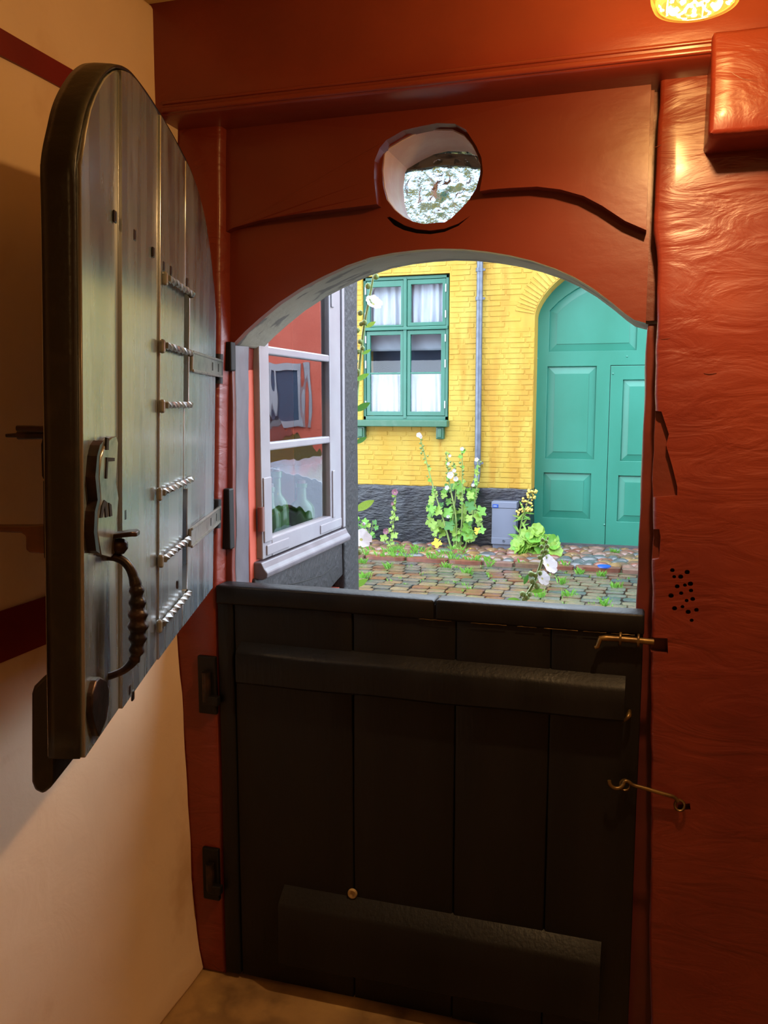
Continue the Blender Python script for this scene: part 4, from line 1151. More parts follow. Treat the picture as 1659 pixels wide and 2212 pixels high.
wd_o = [(wx0 + 0.006, gb), (wx0 + 0.006, gz(790) - 0.006), (wx1 - 0.006, gz(790) - 0.006), (wx1 - 0.006, gb)]
wk = plate('wicket_door', wd_o, 0.002, 0.045, m_green, gt, holes=[W1, W2], bevel=0.003)
raised_panel('panel', W1, 0.075, wk); raised_panel('panel', W2, 0.075, wk)
boxes('gate_back', [((gxl, 0.052, gb), (gxr, 0.06, 2.55))], m_void, gt)
for u, v in ((1350, 772), (1157, 773), (1321, 808), (1152, 1025), (1313, 1131)):
    V, Fc = lathe_data([(0.0, 0.008), (0.008, 0.006), (0.013, 0.0)], 10)
    mesh('bolt_head', xform(V, Matrix.Translation(Vector((gx(u), 0.0, gz(v)))) @ Matrix.Rotation(math.pi / 2, 4, 'X')), Fc, m_green, gt, 80)
box('gate_threshold', (gxl, -0.02, ZS - gt.location.z), (gxr, 0.1, gb + 0.004), m_cob[3], gt)

# =================================================================== cable cabinet
cbY = YF - 0.16
cb0, cb1 = onY(1063, 1083, cbY), onY(1114, 1190, cbY)
cb = empty('cable_cabinet', ((cb0.x + cb1.x) / 2, cbY + 0.08, ZS + 0.03), 'grey utility cabinet with blue label against the black plinth', 'cabinet')
cw = (cb1.x - cb0.x) / 2; chh = cb0.z - cb.location.z
box('cabinet_foot', (-cw * 0.93, -0.06, 0), (cw * 0.93, 0.06, 0.09), m_box, cb, 0.006)
bd = box('cabinet_door', (-cw, -0.085, 0.085), (cw, 0.075, chh - 0.075), m_box, cb, 0.006)
box('cabinet_lid', (-cw - 0.006, -0.092, chh - 0.075), (cw + 0.006, 0.08, chh), m_box, cb, 0.008)
box('lower_flap', (-cw, -0.09, 0.075), (cw, -0.08, 0.15), m_box, cb, 0.004)
lb = box('label_plate', (-cw + 0.008, -0.096, chh - 0.07), (-cw + 0.075, -0.09, chh - 0.03), m_blue, cb, 0.002)
boxes('label_lettering', [((-cw + 0.02 + i * 0.013, -0.0975, chh - 0.056), (-cw + 0.029 + i * 0.013, -0.0955, chh - 0.044)) for i in range(3)], m_label, lb)
V, Fc = lathe_data([(0.0, 0.002), (0.007, 0.002), (0.009, 0.008), (0.014, 0.008), (0.016, 0.0)], 14)
mesh('cabinet_lock', xform(V, Matrix.Translation(Vector((0, -0.09, 0.115))) @ Matrix.Rotation(math.pi / 2, 4, 'X')), Fc, m_zinc, cb, 50)

# blue plastic lid on the cobbles
p = onZ(1305, 1225, ZS + 0.055)
bl = empty('plastic_lid', p, 'bright blue round plastic lid lying on the sidewalk cobbles', 'lid')
V, Fc = lathe_data([(0.0, 0.018), (0.06, 0.018), (0.067, 0.014), (0.07, 0.0), (0.066, 0.0)], 24)
mesh('lid_top', V, Fc, m_blue, bl, 40)

# =================================================================== projecting bay beside our door
XB = -0.985
def by(u, v): return onX(u, v, XB)
bay = empty('neighbour_bay', (XB, 0.2, ZS), 'salmon bay wall with dark grey timbers beside the doorway', 'building')
def bo(p): return (p[0] - XB, p[1] - 0.2, p[2] - ZS)
YP0, YP1 = by(736, 1000).y, by(768, 1000).y
hewn('corner_post', bo((XB - 0.18, YP0, ZS)), bo((XB + 0.012, YP1, 2.9)), m_timber, bay, seg=0.05, edge=0.008, amp=0.003, seed=51)
hewn('rail', bo((XB - 0.14, 0.16, 0.80)), bo((XB + 0.006, YP0, 1.035)), m_timber, bay, seg=0.05, edge=0.006, amp=0.003, seed=52, warp=lambda p: Vector((p.x, p.y, p.z + (0.11 * max(0.0, p.y) / 0.62 if p.z + ZS < 0.9 else 0.0))))
box('infill_panel', bo((XB - 0.12, 0.22, ZS)), bo((XB - 0.008, YP0, 0.87)), m_salmon, bay)
box('infill_panel', bo((XB - 0.12, 0.21, 2.0)), bo((XB - 0.008, YP0, 2.9)), m_salmon, bay)
box('infill_strip', bo((XB - 0.10, 0.15, 1.0)), bo((XB - 0.004, 0.245, 2.05)), m_salmon, bay, 0.004)
box('bay_front', bo((-3.2, YP1 - 0.16, ZS)), bo((XB - 0.17, YP1 - 0.02, 2.9)), m_salmon, bay)
box('bay_back', bo((-3.2, 0.1, ZS)), bo((-3.1, YP1 - 0.1, 2.9)), m_dark_bay, bay)
box('bay_inner_wall', bo((-3.2, 0.2, ZS)), bo((XB - 0.12, 0.24, 2.9)), m_dark_bay, bay)
box('bay_roof', bo((-3.3, 0.2, 2.9)), bo((XB + 0.08, YP1 + 0.08, 3.0)), m_salmon, bay)
box('bay_inner_floor', bo((-3.1, 0.24, 0.9)), bo((XB - 0.12, YP1 - 0.1, 1.0)), m_dark_bay, bay)
for pts in ([(690, 1247), (705, 1236), (722, 1222)], [(618, 1264), (655, 1256), (702, 1240)]):
    P = smoothpts([Vector(bo(onX(u, v, XB + 0.0065))) for u, v in pts], 4)
    tube('timber_crack', P, [0.0006 + 0.0016 * math.sin(math.pi * i / (len(P) - 1)) for i in range(len(P))], m_void, bay, n=5)
# its white window
bw = empty('bay_window', (XB, 0.5, 1.05), 'white three-pane casement window in the salmon bay beside the door', 'window')
def wo(y, z, x=0.0): return (x, y - 0.5, z - 1.05)
S0, S1 = by(556, 1100).y, by(734, 1100).y
P0, P1 = by(575, 1000).y, by(705, 1000).y
zb0, zb1 = 1.082, 1.135
def wb_(name, y0, y1, z0, z1, x0, x1, mat=m_white, par=None, bevel=0.004):
    return box(name, wo(y0, z0, x0), wo(y1, z1, x1), mat, par or bw, bevel)
st1 = wb_('stile', S0, P0, zb0, 2.02, -0.02, 0.014)
st2 = wb_('stile', P1, S1 - 0.02, zb0, 2.02, -0.02, 0.014)
wb_('frame_post', S1 - 0.018, S1 + 0.005, zb0, 2.04, -0.03, 0.02)
rl = wb_('bottom_rail', P0 - 0.001, P1 + 0.001, zb0, zb1, -0.02, 0.015)
wb_('top_rail', P0, P1, 1.95, 2.02, -0.02, 0.015)
zm1, zm2 = by(640, 766).z, by(640, 957).z
wb_('glazing_bar', P0 - 0.005, P1 + 0.005, zm1 - 0.011, zm1 + 0.011, -0.014, 0.012)
wb_('glazing_bar', P0 - 0.005, P1 + 0.005, zm2 - 0.011, zm2 + 0.011, -0.014, 0.012)
for z0, z1 in ((zb1, zm2), (zm2, zm1), (zm1, 1.95)):
    wb_('pane', P0 - 0.004, P1 + 0.004, z0, z1, -0.004, -0.001, m_glass_bay, bevel=0)
def iron(y0, y1, z0, z1, par):
    o = wb_('corner_iron', y0, y1, z0, z1, 0.013, 0.0185, par=par, bevel=0.0025)
    return o
iron(S0 + 0.005, P0 - 0.006, zb0 + 0.045, zb0 + 0.22, st1)
iron(S0 + 0.02, S0 + 0.17, zb0 + 0.008, zb0 + 0.036, rl)
iron(P1 - 0.10, S1 - 0.03, zb0 + 0.008, zb0 + 0.036, rl)
iron(P1 + 0.012, P1 + 0.035, zb0 + 0.045, zb0 + 0.2, st2)
iron(P1 + 0.012, P1 + 0.035, 1.80, 1.95, st2)
tube('window_hinge', [wo(S0 - 0.004, 1.16, 0.012), wo(S0 - 0.004, 1.225, 0.012)], 0.009, M('red_hinge_paint', SX(190, 120, 110), 0.5), bw, n=10)
V = []; Fc = []
prof = [(-0.03, 1.078), (0.018, 1.078), (0.026, 1.062), (0.036, 1.05), (0.034, 1.038), (0.02, 1.03), (-0.03, 1.03)]
for y in (S0 - 0.02, S1 + 0.012):
    V += [Vector(wo(y, z, x)) for x, z in prof]
k = len(prof)
Fc = [tuple(range(k)), tuple(reversed(range(k, 2 * k)))] + [(i, i + k, (i + 1) % k + k, (i + 1) % k) for i in range(k)]
bm = bmesh.new(); vv = [bm.verts.new(v) for v in V]
for q in Fc: bm.faces.new([vv[i] for i in q])
bev(from_bm('window_sill', bm, m_sill_lead, bw), 0.004)
# green bottles standing inside on the sill
m_bottle = bpy.data.materials.new('green_bottle_glass'); m_bottle.use_nodes = True
b_ = m_bottle.node_tree.nodes['Principled BSDF']; b_.inputs['Base Color'].default_value = S(84, 142, 74); b_.inputs['Roughness'].default_value = 0.06; b_.inputs['Transmission Weight'].default_value = 0.45
bx_ = boxes('inner_sill', [(wo(0.24, 1.06, -0.22), wo(S1, 1.095, -0.02))], m_white, bw)
for i, (u, r, h, lab) in enumerate(((584, 0.030, 0.16, 'green glass bottle nearest the hinge side inside the bay window'), (607, 0.036, 0.20, 'tall green glass bottle in the middle inside the bay window'), (655, 0.042, 0.15, 'squat green glass bottle at the far side inside the bay window'))):
    y = by(u, 1150).y + 0.14
    bt = empty('bottle', (XB - 0.062 - 0.012 * (i % 2), y, 1.096), lab, 'bottle', 'green bottles on the bay window sill')
    V, Fc = lathe_data([(0.0, 0.0), (r * 0.95, 0.0), (r, 0.006), (r, h * 0.45), (r * 0.85, h * 0.55), (r * 0.4, h * 0.66), (r * 0.36, h * 0.9), (r * 0.46, h * 0.91), (r * 0.46, h), (r * 0.3, h)], 20)
    mesh('bottle_body', V, Fc, m_bottle, bt, 60)
    V, Fc = lathe_data([(0.0, h * 1.06), (r * 0.3, h * 1.06), (r * 0.32, h * 0.97), (0.0, h * 0.97)], 12)
    mesh('cork', V, Fc, m_wood_handle, bt, 60)

# =================================================================== our own house outside: wall and roof that shade the doorway
boxes('wall_outside', [((-6, 0.19, 2.38), (4, 0.24, 2.75)), ((0.1, 0.2, -0.3), (4, 0.24, 2.38))], m_grey_jamb, kind='structure')
V = [(-6, 0.42, 2.62), (4, 0.42, 2.62), (4, -3.6, 6.2), (-6, -3.6, 6.2), (-6, 0.42, 2.72), (4, 0.42, 2.72), (4, -3.6, 6.3), (-6, -3.6, 6.3)]
mesh('roof', V, [(3, 2, 1, 0), (4, 5, 6, 7), (0, 1, 5, 4), (1, 2, 6, 5), (2, 3, 7, 6), (3, 0, 4, 7)], M('clay_roof', SX(150, 74, 52), 0.8), kind='structure')

# =================================================================== further right along the street: seen only in the bay's glass
sh_ = empty('salmon_house', (3.6, YF, ZS), 'salmon red house beyond the gate, mirrored in the bay window', 'building')
def so_(p): return (p[0] - 3.6, p[1] - YF, p[2] - ZS)
boxes('house_wall', [(so_((1.76, YF - 0.02, ZS)), so_((8, YF + 0.4, 3.6)))], m_salmon, sh_)
boxes('house_plinth', [(so_((1.76, YF - 0.05, ZS)), so_((8, YF - 0.01, 0.35)))], m_tar, sh_)
for x0 in (1.98, 3.6, 5.2):
    f = boxes('house_window', [(so_((x0, YF - 0.06, 1.2)), so_((x0 + 0.95, YF - 0.02, 1.28))), (so_((x0, YF - 0.06, 1.9)), so_((x0 + 0.95, YF - 0.02, 1.98))), (so_((x0, YF - 0.06, 1.281)), so_((x0 + 0.09, YF - 0.02, 1.899))), (so_((x0 + 0.86, YF - 0.06, 1.281)), so_((x0 + 0.95, YF - 0.02, 1.899))), (so_((x0 + 0.44, YF - 0.06, 1.281)), so_((x0 + 0.51, YF - 0.02, 1.899)))], m_white, sh_)
    boxes('pane', [(so_((x0 + 0.08, YF - 0.035, 1.27)), so_((x0 + 0.45, YF - 0.025, 1.91))), (so_((x0 + 0.5, YF - 0.035, 1.27)), so_((x0 + 0.87, YF - 0.025, 1.91)))], m_dark_room, f)
boxes('house_roof', [(so_((1.76, YF - 0.2, 3.4)), so_((8, YF + 3, 3.55)))], m_tar, sh_)

# parked car, mirrored in the lower panes
m_car = M('silver_car_paint', SX(206, 216, 232, .6), 0.2, coat=0.6)
m_tyre = M('tyre_rubber', SX(30, 32, 34), 0.8)
m_carglass = M('dark_car_glass', SX(40, 50, 58), 0.06, spec=0.8)
car = empty('parked_car', (2.3, 5.9, ZS), 'silver parked car mirrored in the lower panes of the bay window', 'car')
low_ = [(-1.95, 0.42), (-1.98, 0.55), (-1.9, 0.72), (-1.5, 0.86), (-0.95, 0.95), (0.0, 0.98), (1.2, 1.0), (1.85, 0.96), (1.98, 0.75), (1.98, 0.4), (1.75, 0.26)]
def wheel_arc(cx, r=0.36, n=9): return [(cx + r * math.cos(math.pi * i / n), 0.30 + r * math.sin(math.pi * i / n) * 1.02) for i in range(n + 1)]
outl = low_ + wheel_arc(1.2) + [(0.8, 0.24), (-0.8, 0.24)] + wheel_arc(-1.25) + [(-1.75, 0.26)]
V, Fc = prism(outl, [], lambda x, z, s: Vector((x, -0.82 if s == 0 else 0.82, z)))
bm = bmesh.new(); vv = [bm.verts.new(v) for v in V]
for q in Fc:
    try: bm.faces.new([vv[i] for i in q])
    except ValueError: pass
bev(from_bm('car_body', bm, m_car, car, 35), 0.05, 3, 50)
cab = [(-1.0, 0.93), (-0.35, 1.36), (0.2, 1.45), (1.0, 1.42), (1.75, 0.97)]
V = [];
for s in (-1, 1):
    for x, z in cab: V.append(Vector((x, s * (0.76 - 0.22 * (z - 0.93)), z)))
n = len(cab)
Fc = [tuple(range(n)), tuple(reversed(range(n, 2 * n)))] + [(i, i + n, i + 1 + n, i + 1) for i in range(n - 1)] + [(0, n - 1, 2 * n - 1, n)]
bm = bmesh.new(); vv = [bm.verts.new(v) for v in V]
for q in Fc: bm.faces.new([vv[i] for i in q])
bev(from_bm('car_cabin', bm, m_carglass, car, 35), 0.03, 2, 30)
boxes('car_roof', [((-0.28, -0.62, 1.40), (1.0, 0.62, 1.47))], m_car, car, 0.03)
boxes('car_pillar', [((0.25, -0.78, 0.95), (0.36, -0.70, 1.43)), ((0.25, 0.70, 0.95), (0.36, 0.78, 1.43))], m_car, car, 0.01)
for x in (-1.25, 1.2):
    for s in (-1, 1):
        V, Fc = lathe_data([(0.0, -0.1), (0.2, -0.1), (0.3, -0.09), (0.315, -0.06), (0.315, 0.06), (0.3, 0.09), (0.2, 0.1), (0.0, 0.1)], 24)
        w_ = mesh('wheel', xform(V, Matrix.Translation((x, s * 0.74, 0.315)) @ Matrix.Rotation(math.pi / 2, 4, 'X')), Fc, m_tyre, car, 40)
        V, Fc = lathe_data([(0.0, 0.104), (0.19, 0.104), (0.2, 0.1)], 20)
        mesh('hubcap', xform(V, Matrix.Translation((x, s * 0.74, 0.315)) @ Matrix.Rotation(math.pi / 2 if s < 0 else -math.pi / 2, 4, 'X')), Fc, m_zinc, w_, 40)
for s in (-1, 1):
    box('headlamp', (-1.93, s * 0.62 - 0.14, 0.62), (-1.82, s * 0.62 + 0.14, 0.76), m_glass, car, 0.02)
    box('door_handle', (0.5, s * 0.83 - 0.02, 0.84), (0.68, s * 0.83 + 0.02, 0.87), m_zinc, car, 0.006)

car.scale = (1, 1, 1.22)

# =================================================================== plants
rp = random.Random(21)
def palmate(name, mat, lobes=5, depth=0.4, cup=0.12):
    n = lobes * 4; V = [(0, 0, 0)]; Fc = []
    for ring, rr_ in ((0, 0.55), (1, 1.0)):
        for i in range(n):
            a = -math.pi * 0.92 + 1.84 * math.pi * i / (n - 1)
            r = rr_ * (1 - depth * ring * (0.5 - 0.5 * math.cos(lobes * (a + math.pi)))) * (0.9 + 0.1 * math.cos(a))
            V.append((r * math.cos(a) * 0.5, r * math.sin(a) * 0.5, cup * r * r * 0.5 + 0.04 * math.sin(a * lobes) * ring))
    for i in range(n - 1):
        Fc += [(0, 1 + i, 2 + i), (1 + i, 1 + n + i, 2 + n + i, 2 + i)]
    me = bpy.data.meshes.new(name); me.from_pydata(V, [], Fc); me.update(); me.materials.append(mat); me.shade_smooth(); return me
def oval(name, mat, w=0.4):
    V = []; Fc = []; n = 6
    for i in range(n + 1):
        t = i / n; ww = w * 0.5 * math.sin(math.pi * (0.04 + 0.94 * t)) ** 0.8
        V += [(t, -ww, 0.06 * t * t), (t, 0, -0.03 + 0.06 * t * t), (t, ww, 0.06 * t * t)]
    for i in range(n):
        for j in (0, 1): Fc.append((i * 3 + j, i * 3 + 3 + j, i * 3 + 4 + j, i * 3 + 1 + j))
    me = bpy.data.meshes.new(name); me.from_pydata(V, [], Fc); me.update(); me.materials.append(mat); me.shade_smooth(); return me
def bloom(name, mat, cup=0.35):
    n = 40; V = [(0, 0, 0)]; Fc = []; mi = []
    for ring, rr_ in ((0, 0.16), (1, 0.6), (2, 1.0)):
        for i in range(n):
            a = 2 * math.pi * i / n
            pet = abs(math.cos(2.5 * a))
            r = rr_ * (1 - (0.16 * (1 - pet) ** 3 if ring == 2 else 0)) * (1 + 0.03 * math.sin(11 * a) * (ring == 2))
            V.append((r * math.cos(a) * 0.5, r * math.sin(a) * 0.5, cup * rr_ ** 1.4 * 0.5 + 0.03 * math.sin(9 * a + ring) * (ring == 2) + 0.03 * pet * ring * 0.5))
    for i in range(n):
        j = (i + 1) % n
        Fc.append((0, 1 + i, 1 + j)); mi.append(1)
        Fc.append((1 + i, 1 + n + i, 1 + n + j, 1 + j)); mi.append(0)
        Fc.append((1 + n + i, 1 + 2 * n + i, 1 + 2 * n + j, 1 + n + j)); mi.append(0)
    me = bpy.data.meshes.new(name); me.from_pydata(V, [], Fc); me.update(); me.materials.append(mat); me.materials.append(m_eye)
    for p_, k_ in zip(me.polygons, mi): p_.material_index = k_
    me.shade_smooth(); return me
def budm(name, mat):
    V, Fc = lathe_data([(0.0, -0.5), (0.34, -0.32), (0.5, 0.0), (0.38, 0.3), (0.12, 0.52), (0.0, 0.56)], 8)
    me = bpy.data.meshes.new(name); me.from_pydata([tuple(v) for v in V], [], Fc); me.update(); me.materials.append(mat); me.shade_smooth(); return me
LEAVES = [palmate('leaf', m) for m in m_leafg]
ROUND = [palmate('leaf', m, 7, 0.10, 0.35) for m in m_leafg]
OVAL = [oval('leaf', m) for m in m_leafg]
LANCE = [oval('leaf', m, 0.16) for m in m_leafg]
FLW, FLP = bloom('flower', m_petal_w), bloom('flower', m_petal_p, 0.5)
BUD = budm('bud', m_bud); GOLD = budm('floret', m_gold); BUDW = budm('bud', m_petal_w)
def put(root, me, name, p, size, facing, roll=0.0):
    f = Vector(facing).normalized()
    q = f.to_track_quat('Z', 'Y')
    o = bpy.data.objects.new(name, me); link(o, root)
    o.matrix_local = Matrix.Translation(Vector(p) - root.location) @ q.to_matrix().to_4x4() @ Matrix.Rotation(roll, 4, 'Z') @ Matrix.Scale(size, 4)
    return o
def stem(root, pts, r0, r1, mat=None, name='stem'):
    P = smoothpts(pts, 5); n = len(P)
    return tube(name, [p_ - root.location for p_ in P], [r0 + (r1 - r0) * i / (n - 1) for i in range(n)], mat or m_stem, root, n=6)
def plant(name, base, label, group=None): return empty(name, base, label, 'plant', group)
def toward(p): return (CAM - Vector(p)).normalized()

# big hollyhock clump by the plinth
YH = YF - 0.24
base = onZ(985, 1208, ZS + 0.03); base.y = YH; base.x = onY(985, 1200, YH).x
hh = plant('hollyhock', base, 'tall white flowering hollyhock clump with yellowing leaves against the black plinth')
stems = [[(978, 1200), (960, 1130), (938, 1060), (918, 985), (906, 940)], [(986, 1202), (985, 1120), (972, 1050), (966, 1000), (963, 978)], [(992, 1202), (998, 1120), (999, 1040), (998, 970)], [(1000, 1200), (1018, 1130), (1030, 1050), (1032, 990)], [(985, 1202), (978, 1130), (985, 1060), (979, 998)]]
for i, s_ in enumerate(stems):
    yy = YH + 0.05 * (i - 2) * 0.7
    pts = [onY(u, v, yy) for u, v in s_]
    stem(hh, pts, 0.012, 0.005)
    P = smoothpts(pts, 10)
    for k in range(int(len(P) * 0.45), len(P)):
        q = P[k] + Vector((0.035 * (rp.random() - 0.5), -0.012, 0))
        if rp.random() < 0.6: put(hh, BUD, 'bud', q + Vector((0.02 * rp.choice((-1, 1)), 0, 0)), 0.022 + 0.014 * rp.random(), (rp.random() - 0.5, -0.6, 0.8))
        if rp.random() < 0.3: put(hh, LEAVES[rp.randrange(2)], 'leaf', q, 0.05 + 0.03 * rp.random(), (rp.random() - 0.5, -1, 0.6 * rp.random()), rp.random() * 6.3)
for k in range(58):
    a = rp.random() * 2 * math.pi; r = math.sqrt(rp.random())
    u, v = 984 + 62 * r * math.cos(a), 1110 + 66 * r * math.sin(a)
    yy = YH - 0.10 + 0.26 * rp.random()
    put(hh, LEAVES[rp.choice((0, 0, 1, 1, 2))], 'leaf', onY(u, v, yy), 0.10 + 0.08 * rp.random(), ((u - 984) / 90.0 + 0.5 * (rp.random() - 0.5), -1.0, 0.7 * rp.random()), rp.random() * 6.3)
for u, v, s_, k in ((945, 1172, 0.15, 3), (1010, 1195, 0.16, 3), (1030, 1147, 0.11, 3), (980, 1190, 0.17, 1), (935, 1100, 0.13, 0), (1040, 1145, 0.12, 0), (1012, 1120, 0.12, 1)):
    put(hh, LEAVES[k], 'leaf', onY(u, v, YH - 0.12), s_, (0.2 * (rp.random() - 0.5), -1, 0.5), rp.random() * 6.3)
for u, v, s_ in ((974, 1027, 0.085), (985, 1035, 0.06), (905, 940, 0.06), (910, 944, 0.045), (966, 1054, 0.055), (998, 970, 0.045), (1030, 993, 0.05), (969, 1002, 0.04), (981, 1017, 0.045), (1022, 1048, 0.04), (968, 1116, 0.04), (972, 985, 0.035)):
    put(hh, FLW, 'flower', onY(u, v, YH - 0.1), s_, (rp.random() - 0.5, -1, 0.3))

# pink hollyhock further left
base = onY(836, 1192, YH - 0.1); base.z = ZS + 0.03
ph = plant('hollyhock', base, 'slender pink hollyhock left of the big clump by the black plinth')
pts = [base, onY(845, 1160, YH - 0.1), onY(852, 1110, YH - 0.1), onY(855, 1066, YH - 0.1)]
stem(ph, pts, 0.010, 0.005)
for k in range(22):
    t = rp.random(); q = smoothpts(pts, 12)[int(8 + t * 27)]
    put(ph, LEAVES[1] if k % 3 else BUD, 'leaf' if k % 3 else 'bud', q + Vector((0.05 * (rp.random() - 0.5), -0.02, 0)), 0.05 if k % 3 else 0.03, (rp.random() - 0.5, -1, 0.5), rp.random() * 6.3)
for u, v, s_ in ((830, 1163, 0.13), (852, 1155, 0.12), (845, 1178, 0.13), (840, 1145, 0.09), (858, 1120, 0.07), (846, 1118, 0.07)):
    put(ph, LEAVES[1], 'leaf', onY(u, v, YH - 0.13), s_, (0.3 * (rp.random() - 0.5), -1, 0.5), rp.random() * 6.3)
put(ph, FLP, 'flower', onY(853, 1064, YH - 0.12), 0.075, (0.2, -1, 0.4)); put(ph, FLP, 'flower', onY(835, 1148, YH - 0.14), 0.075, (-0.2, -1, 0.2)); put(ph, FLP, 'flower', onY(849, 1088, YH - 0.12), 0.045, (-0.4, -1, 0.2))

# weeds at the left end of the plinth
base = onY(785, 1188, YH - 0.05); base.z = ZS + 0.03
wd_ = plant('leafy_weed', base, 'straggly green weed at the left foot of the black plinth')
for k in range(5):
    tp_ = onY(770 + 9 * k, 1120 + 14 * rp.random(), YH - 0.05)
    stem(wd_, [base, base.lerp(tp_, 0.5) + Vector((0.03, 0, 0)), tp_], 0.007, 0.003)
for k in range(26):
    put(wd_, LEAVES[rp.randrange(3)], 'leaf', onY(768 + 46 * rp.random(), 1118 + 66 * rp.random(), YH - 0.12 + 0.1 * rp.random()), 0.05 + 0.06 * rp.random(), (rp.random() - 0.5, -1, 0.6), rp.random() * 6.3)

# goldenrod right of the cabinet
base = onY(1118, 1175, YF - 0.2); base.z = ZS + 0.03
gr_ = plant('goldenrod', base, 'yellow goldenrod stalk between the grey cabinet and the green gate')
gp = [base, onY(1124, 1140, YF - 0.2), onY(1136, 1095, YF - 0.2), onY(1152, 1058, YF - 0.2)]
stem(gr_, gp, 0.008, 0.003)
P = smoothpts(gp, 14)
for k in range(70):
    t = 0.55 + 0.45 * rp.random(); q = P[int(t * (len(P) - 1))]
    w = 0.10 * (1.15 - t) + 0.03
    put(gr_, GOLD, 'floret', q + Vector((w * (rp.random() - 0.5) * 2, 0.08 * (rp.random() - 0.5), 0.03 * (rp.random() - 0.5))), 0.02 + 0.014 * rp.random(), (rp.random() - 0.5, -0.5, 1))
for k in range(34):
    q = P[int((0.12 + 0.5 * rp.random()) * (len(P) - 1))]
    put(gr_, LANCE[rp.randrange(2)], 'leaf', q, 0.09 + 0.05 * rp.random(), (0.4 * (rp.random() - 0.5), -1, 0.3), rp.random() * 6.3)

# round-leaved clump
base = onY(1155, 1200, YF - 0.3); base.z = ZS + 0.03
lm = plant('leafy_clump', base, 'bright green clump of broad round leaves at the foot of the gate')
for k in range(48):
    a = math.pi * rp.random(); r = math.sqrt(rp.random())
    u, v = 1157 + 48 * r * math.cos(a), 1200 - 58 * r * math.sin(a) * (1 - 0.3 * abs(math.cos(a)))
    put(lm, ROUND[rp.choice((0, 1, 1, 1))], 'leaf', onY(u, v, YF - 0.42 + 0.22 * (1 - r) * rp.random() + 0.1 * math.sin(a) * r), 0.16 + 0.07 * rp.random(), ((u - 1157) / 60.0, -1.0, 0.4 + 0.7 * rp.random()), rp.random() * 6.3)
for k in range(6): stem(lm, [base, base + Vector((0.16 * (rp.random() - 0.5), -0.03, 0.12)), base + Vector((0.32 * (rp.random() - 0.5), -0.06, 0.2))], 0.006, 0.004)
base = onY(1196, 1185, YF - 0.3); base.z = ZS + 0.03
sp_ = plant('seedling', base, 'small seedling beside the round-leaved clump in front of the gate')
stem(sp_, [base, onY(1197, 1176, YF - 0.3), onY(1199, 1165, YF - 0.3)], 0.004, 0.002)
for u, v in ((1192, 1162), (1200, 1160), (1206, 1167), (1197, 1172), (1188, 1172), (1203, 1176)): put(sp_, OVAL[0], 'leaf', onY(u, v, YF - 0.32), 0.06, (rp.random() - 0.5, -1, 0.6), rp.random() * 6.3)

# near hollyhock rising past the bay's corner post
YN = 1.45
base = onY(772, 1300, YN); base.z = ZS; base.x = onY(764, 1300, YN).x
nh = plant('hollyhock', base, 'near hollyhock with one white flower rising behind the grey corner post')
npts = [base, onY(760, 1100, YN), onY(768, 900, YN), onY(776, 800, YN), onY(786, 710, YN), onY(797, 650, YN), onY(806, 600, YN), onY(808, 575, YN)]
stem(nh, npts, 0.009, 0.0035)
for u, v, s_ in ((812, 598, 0.026), (795, 618, 0.026), (806, 580, 0.016), (797, 650, 0.02), (778, 676, 0.024), (787, 697, 0.024), (780, 700, 0.02), (772, 714, 0.022), (778, 738, 0.022), (773, 760, 0.022), (772, 802, 0.022), (800, 655, 0.018), (783, 752, 0.02), (770, 780, 0.018)):
    put(nh, BUD, 'bud', onY(u, v, YN - 0.02), s_, (rp.random() - 0.3, -0.6, 0.5))
put(nh, FLW, 'flower', onY(806, 657, YN - 0.02), 0.072, (0.55, -0.6, 0.6))
for u, v, s_, k, d in ((790, 707, 0.045, 1, (0.2, -1, 0.2)), (782, 765, 0.04, 0, (0.2, -1, 0.5)), (766, 676, 0.045, 0, (0, -1, 0.6)), (768, 822, 0.06, 0, (0.2, -1, 0.5)), (766, 888, 0.07, 2, (0.2, -1, 0.3)), (766, 958, 0.055, 2, (0.1, -1, 0.5)), (766, 1103, 0.09, 1, (0.2, -1, 0.5)), (762, 1268, 0.07, 0, (0.1, -1, 0.3))):
    put(nh, OVAL[k], 'leaf', onY(u, v, YN - 0.03), s_, d, 0.5 if v > 700 else 2.6)
put(nh, FLW, 'flower', onY(780, 1166, YN - 0.04), 0.085, (0.5, -0.7, 0.6))
put(nh, BUD, 'bud', onY(776, 1192, YN - 0.04), 0.03, (0, -1, 0.4)); put(nh, BUDW, 'bud', onY(786, 1132, YN), 0.016, (0, -1, 1)); put(nh, BUD, 'bud', onY(788, 1148, YN), 0.024, (0, -1, 0.6))

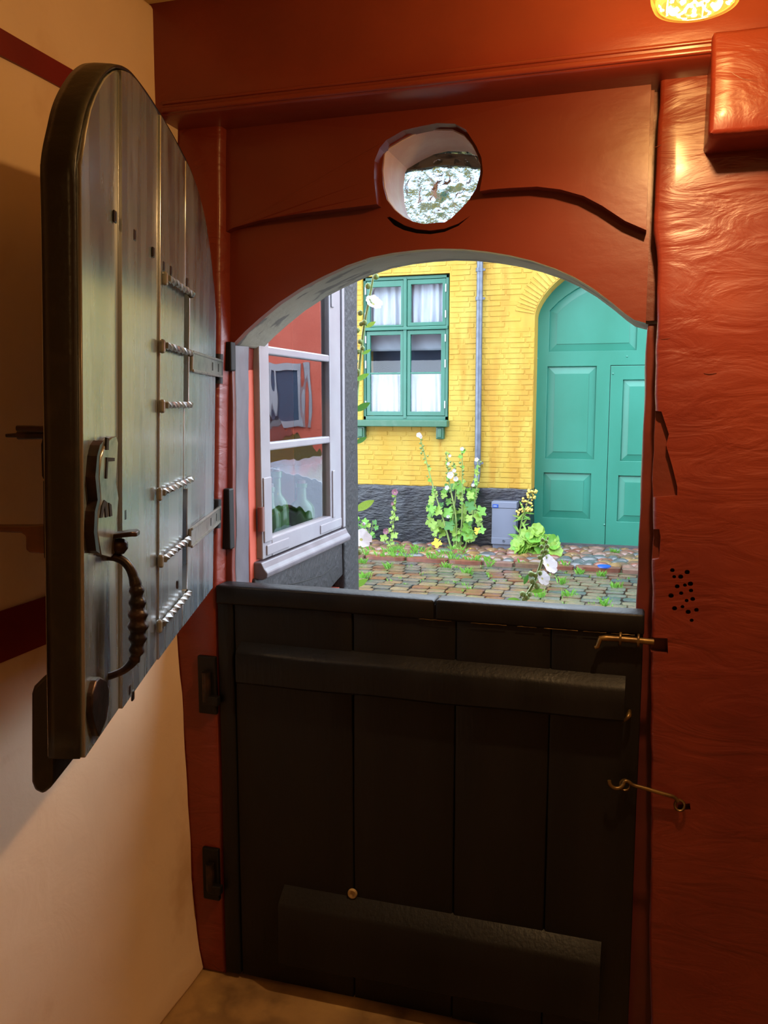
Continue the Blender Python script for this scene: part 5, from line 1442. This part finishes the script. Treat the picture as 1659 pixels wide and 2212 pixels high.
# near hollyhock leaning over the half door on the right
YR = 0.95
base = onY(1100, 1420, YR); base.z = ZS; base.x = onY(1085, 1400, YR).x
rh = plant('hollyhock', base, 'near hollyhock stem with two white flowers just above the half door')
rpts = [base, onY(1090, 1370, YR), onY(1128, 1302, YR), onY(1152, 1262, YR), onY(1166, 1225, YR), onY(1176, 1190, YR), onY(1184, 1160, YR)]
stem(rh, rpts, 0.008, 0.003)
put(rh, FLW, 'flower', onY(1183, 1221, YR - 0.02), 0.066, (0.75, -0.5, 0.5)); put(rh, FLW, 'flower', onY(1171, 1250, YR - 0.01), 0.05, (0.6, -0.6, 0.4))
for u, v, s_ in ((1172, 1166, 0.013), (1180, 1170, 0.014), (1170, 1181, 0.016), (1183, 1180, 0.015), (1172, 1193, 0.016), (1181, 1191, 0.017), (1166, 1204, 0.017), (1178, 1204, 0.016), (1147, 1240, 0.022), (1158, 1243, 0.02), (1166, 1238, 0.018), (1150, 1256, 0.022), (1160, 1266, 0.022), (1129, 1283, 0.022), (1138, 1290, 0.022), (1145, 1284, 0.018), (1133, 1296, 0.02)):
    put(rh, BUD, 'bud', onY(u, v, YR - 0.015), s_, (rp.random() - 0.4, -0.6, 0.4))
for u, v, s_, k, r in ((1132, 1262, 0.035, 2, 1.2), (1148, 1278, 0.04, 0, 0.2), (1124, 1298, 0.045, 0, 3.1)):
    put(rh, OVAL[k], 'leaf', onY(u, v, YR - 0.02), s_, (0.1, -1, 0.3), r)

# grass in the joints: nobody could count it
V = []; Fc = []; tufts = []
for k in range(34): tufts.append((-3.2 + 3.3 * rp.random(), YK + 0.02 + 0.10 * rp.random(), 9, 0.06))
for k in range(26): tufts.append((-3.1 + 1.2 * rp.random(), YK + 0.15 + 0.45 * rp.random(), 12, 0.07))
for k in range(40): tufts.append((-3.0 + 3.1 * rp.random(), 5.2 + (YK - 5.2) * rp.random(), 9, 0.03))
for u, v in ((785, 1218), (790, 1250), (840, 1228), (965, 1228), (1010, 1240), (1250, 1240), (1300, 1248), (1330, 1272), (1215, 1262), (1170, 1290), (1310, 1308), (1226, 1290), (1060, 1225), (1325, 1205)):
    p = onZ(u, v, ZS); tufts += [(p.x + 0.06 * (rp.random() - 0.5), p.y + 0.05 * (rp.random() - 0.5), 14, 0.06) for _ in range(3)]
for (x, y, n, h) in tufts:
    if (Vector((x, y)) - bl.location.xy).length < 0.2: continue
    for i in range(n):
        a = rp.random() * 6.283; bx, by_ = x + 0.05 * (rp.random() - 0.5), y + 0.04 * (rp.random() - 0.5)
        hh_ = h * (0.5 + rp.random()); dx, dy = 0.6 * hh_ * math.cos(a), 0.6 * hh_ * math.sin(a); w = 0.004
        z0 = ZS - 0.01 + (0.04 if y > YK else 0.0); b = len(V)
        V += [(bx - w, by_, z0), (bx + w, by_, z0), (bx + dx * 0.4 + w * 0.7, by_ + dy * 0.4, z0 + hh_ * 0.7), (bx + dx, by_ + dy, z0 + hh_)]
        Fc += [(b, b + 1, b + 2, b + 3)]
mesh('grass', V, Fc, m_leafg[0], label='short green grass and moss tufts growing between the paving stones', cat='grass', kind='stuff')
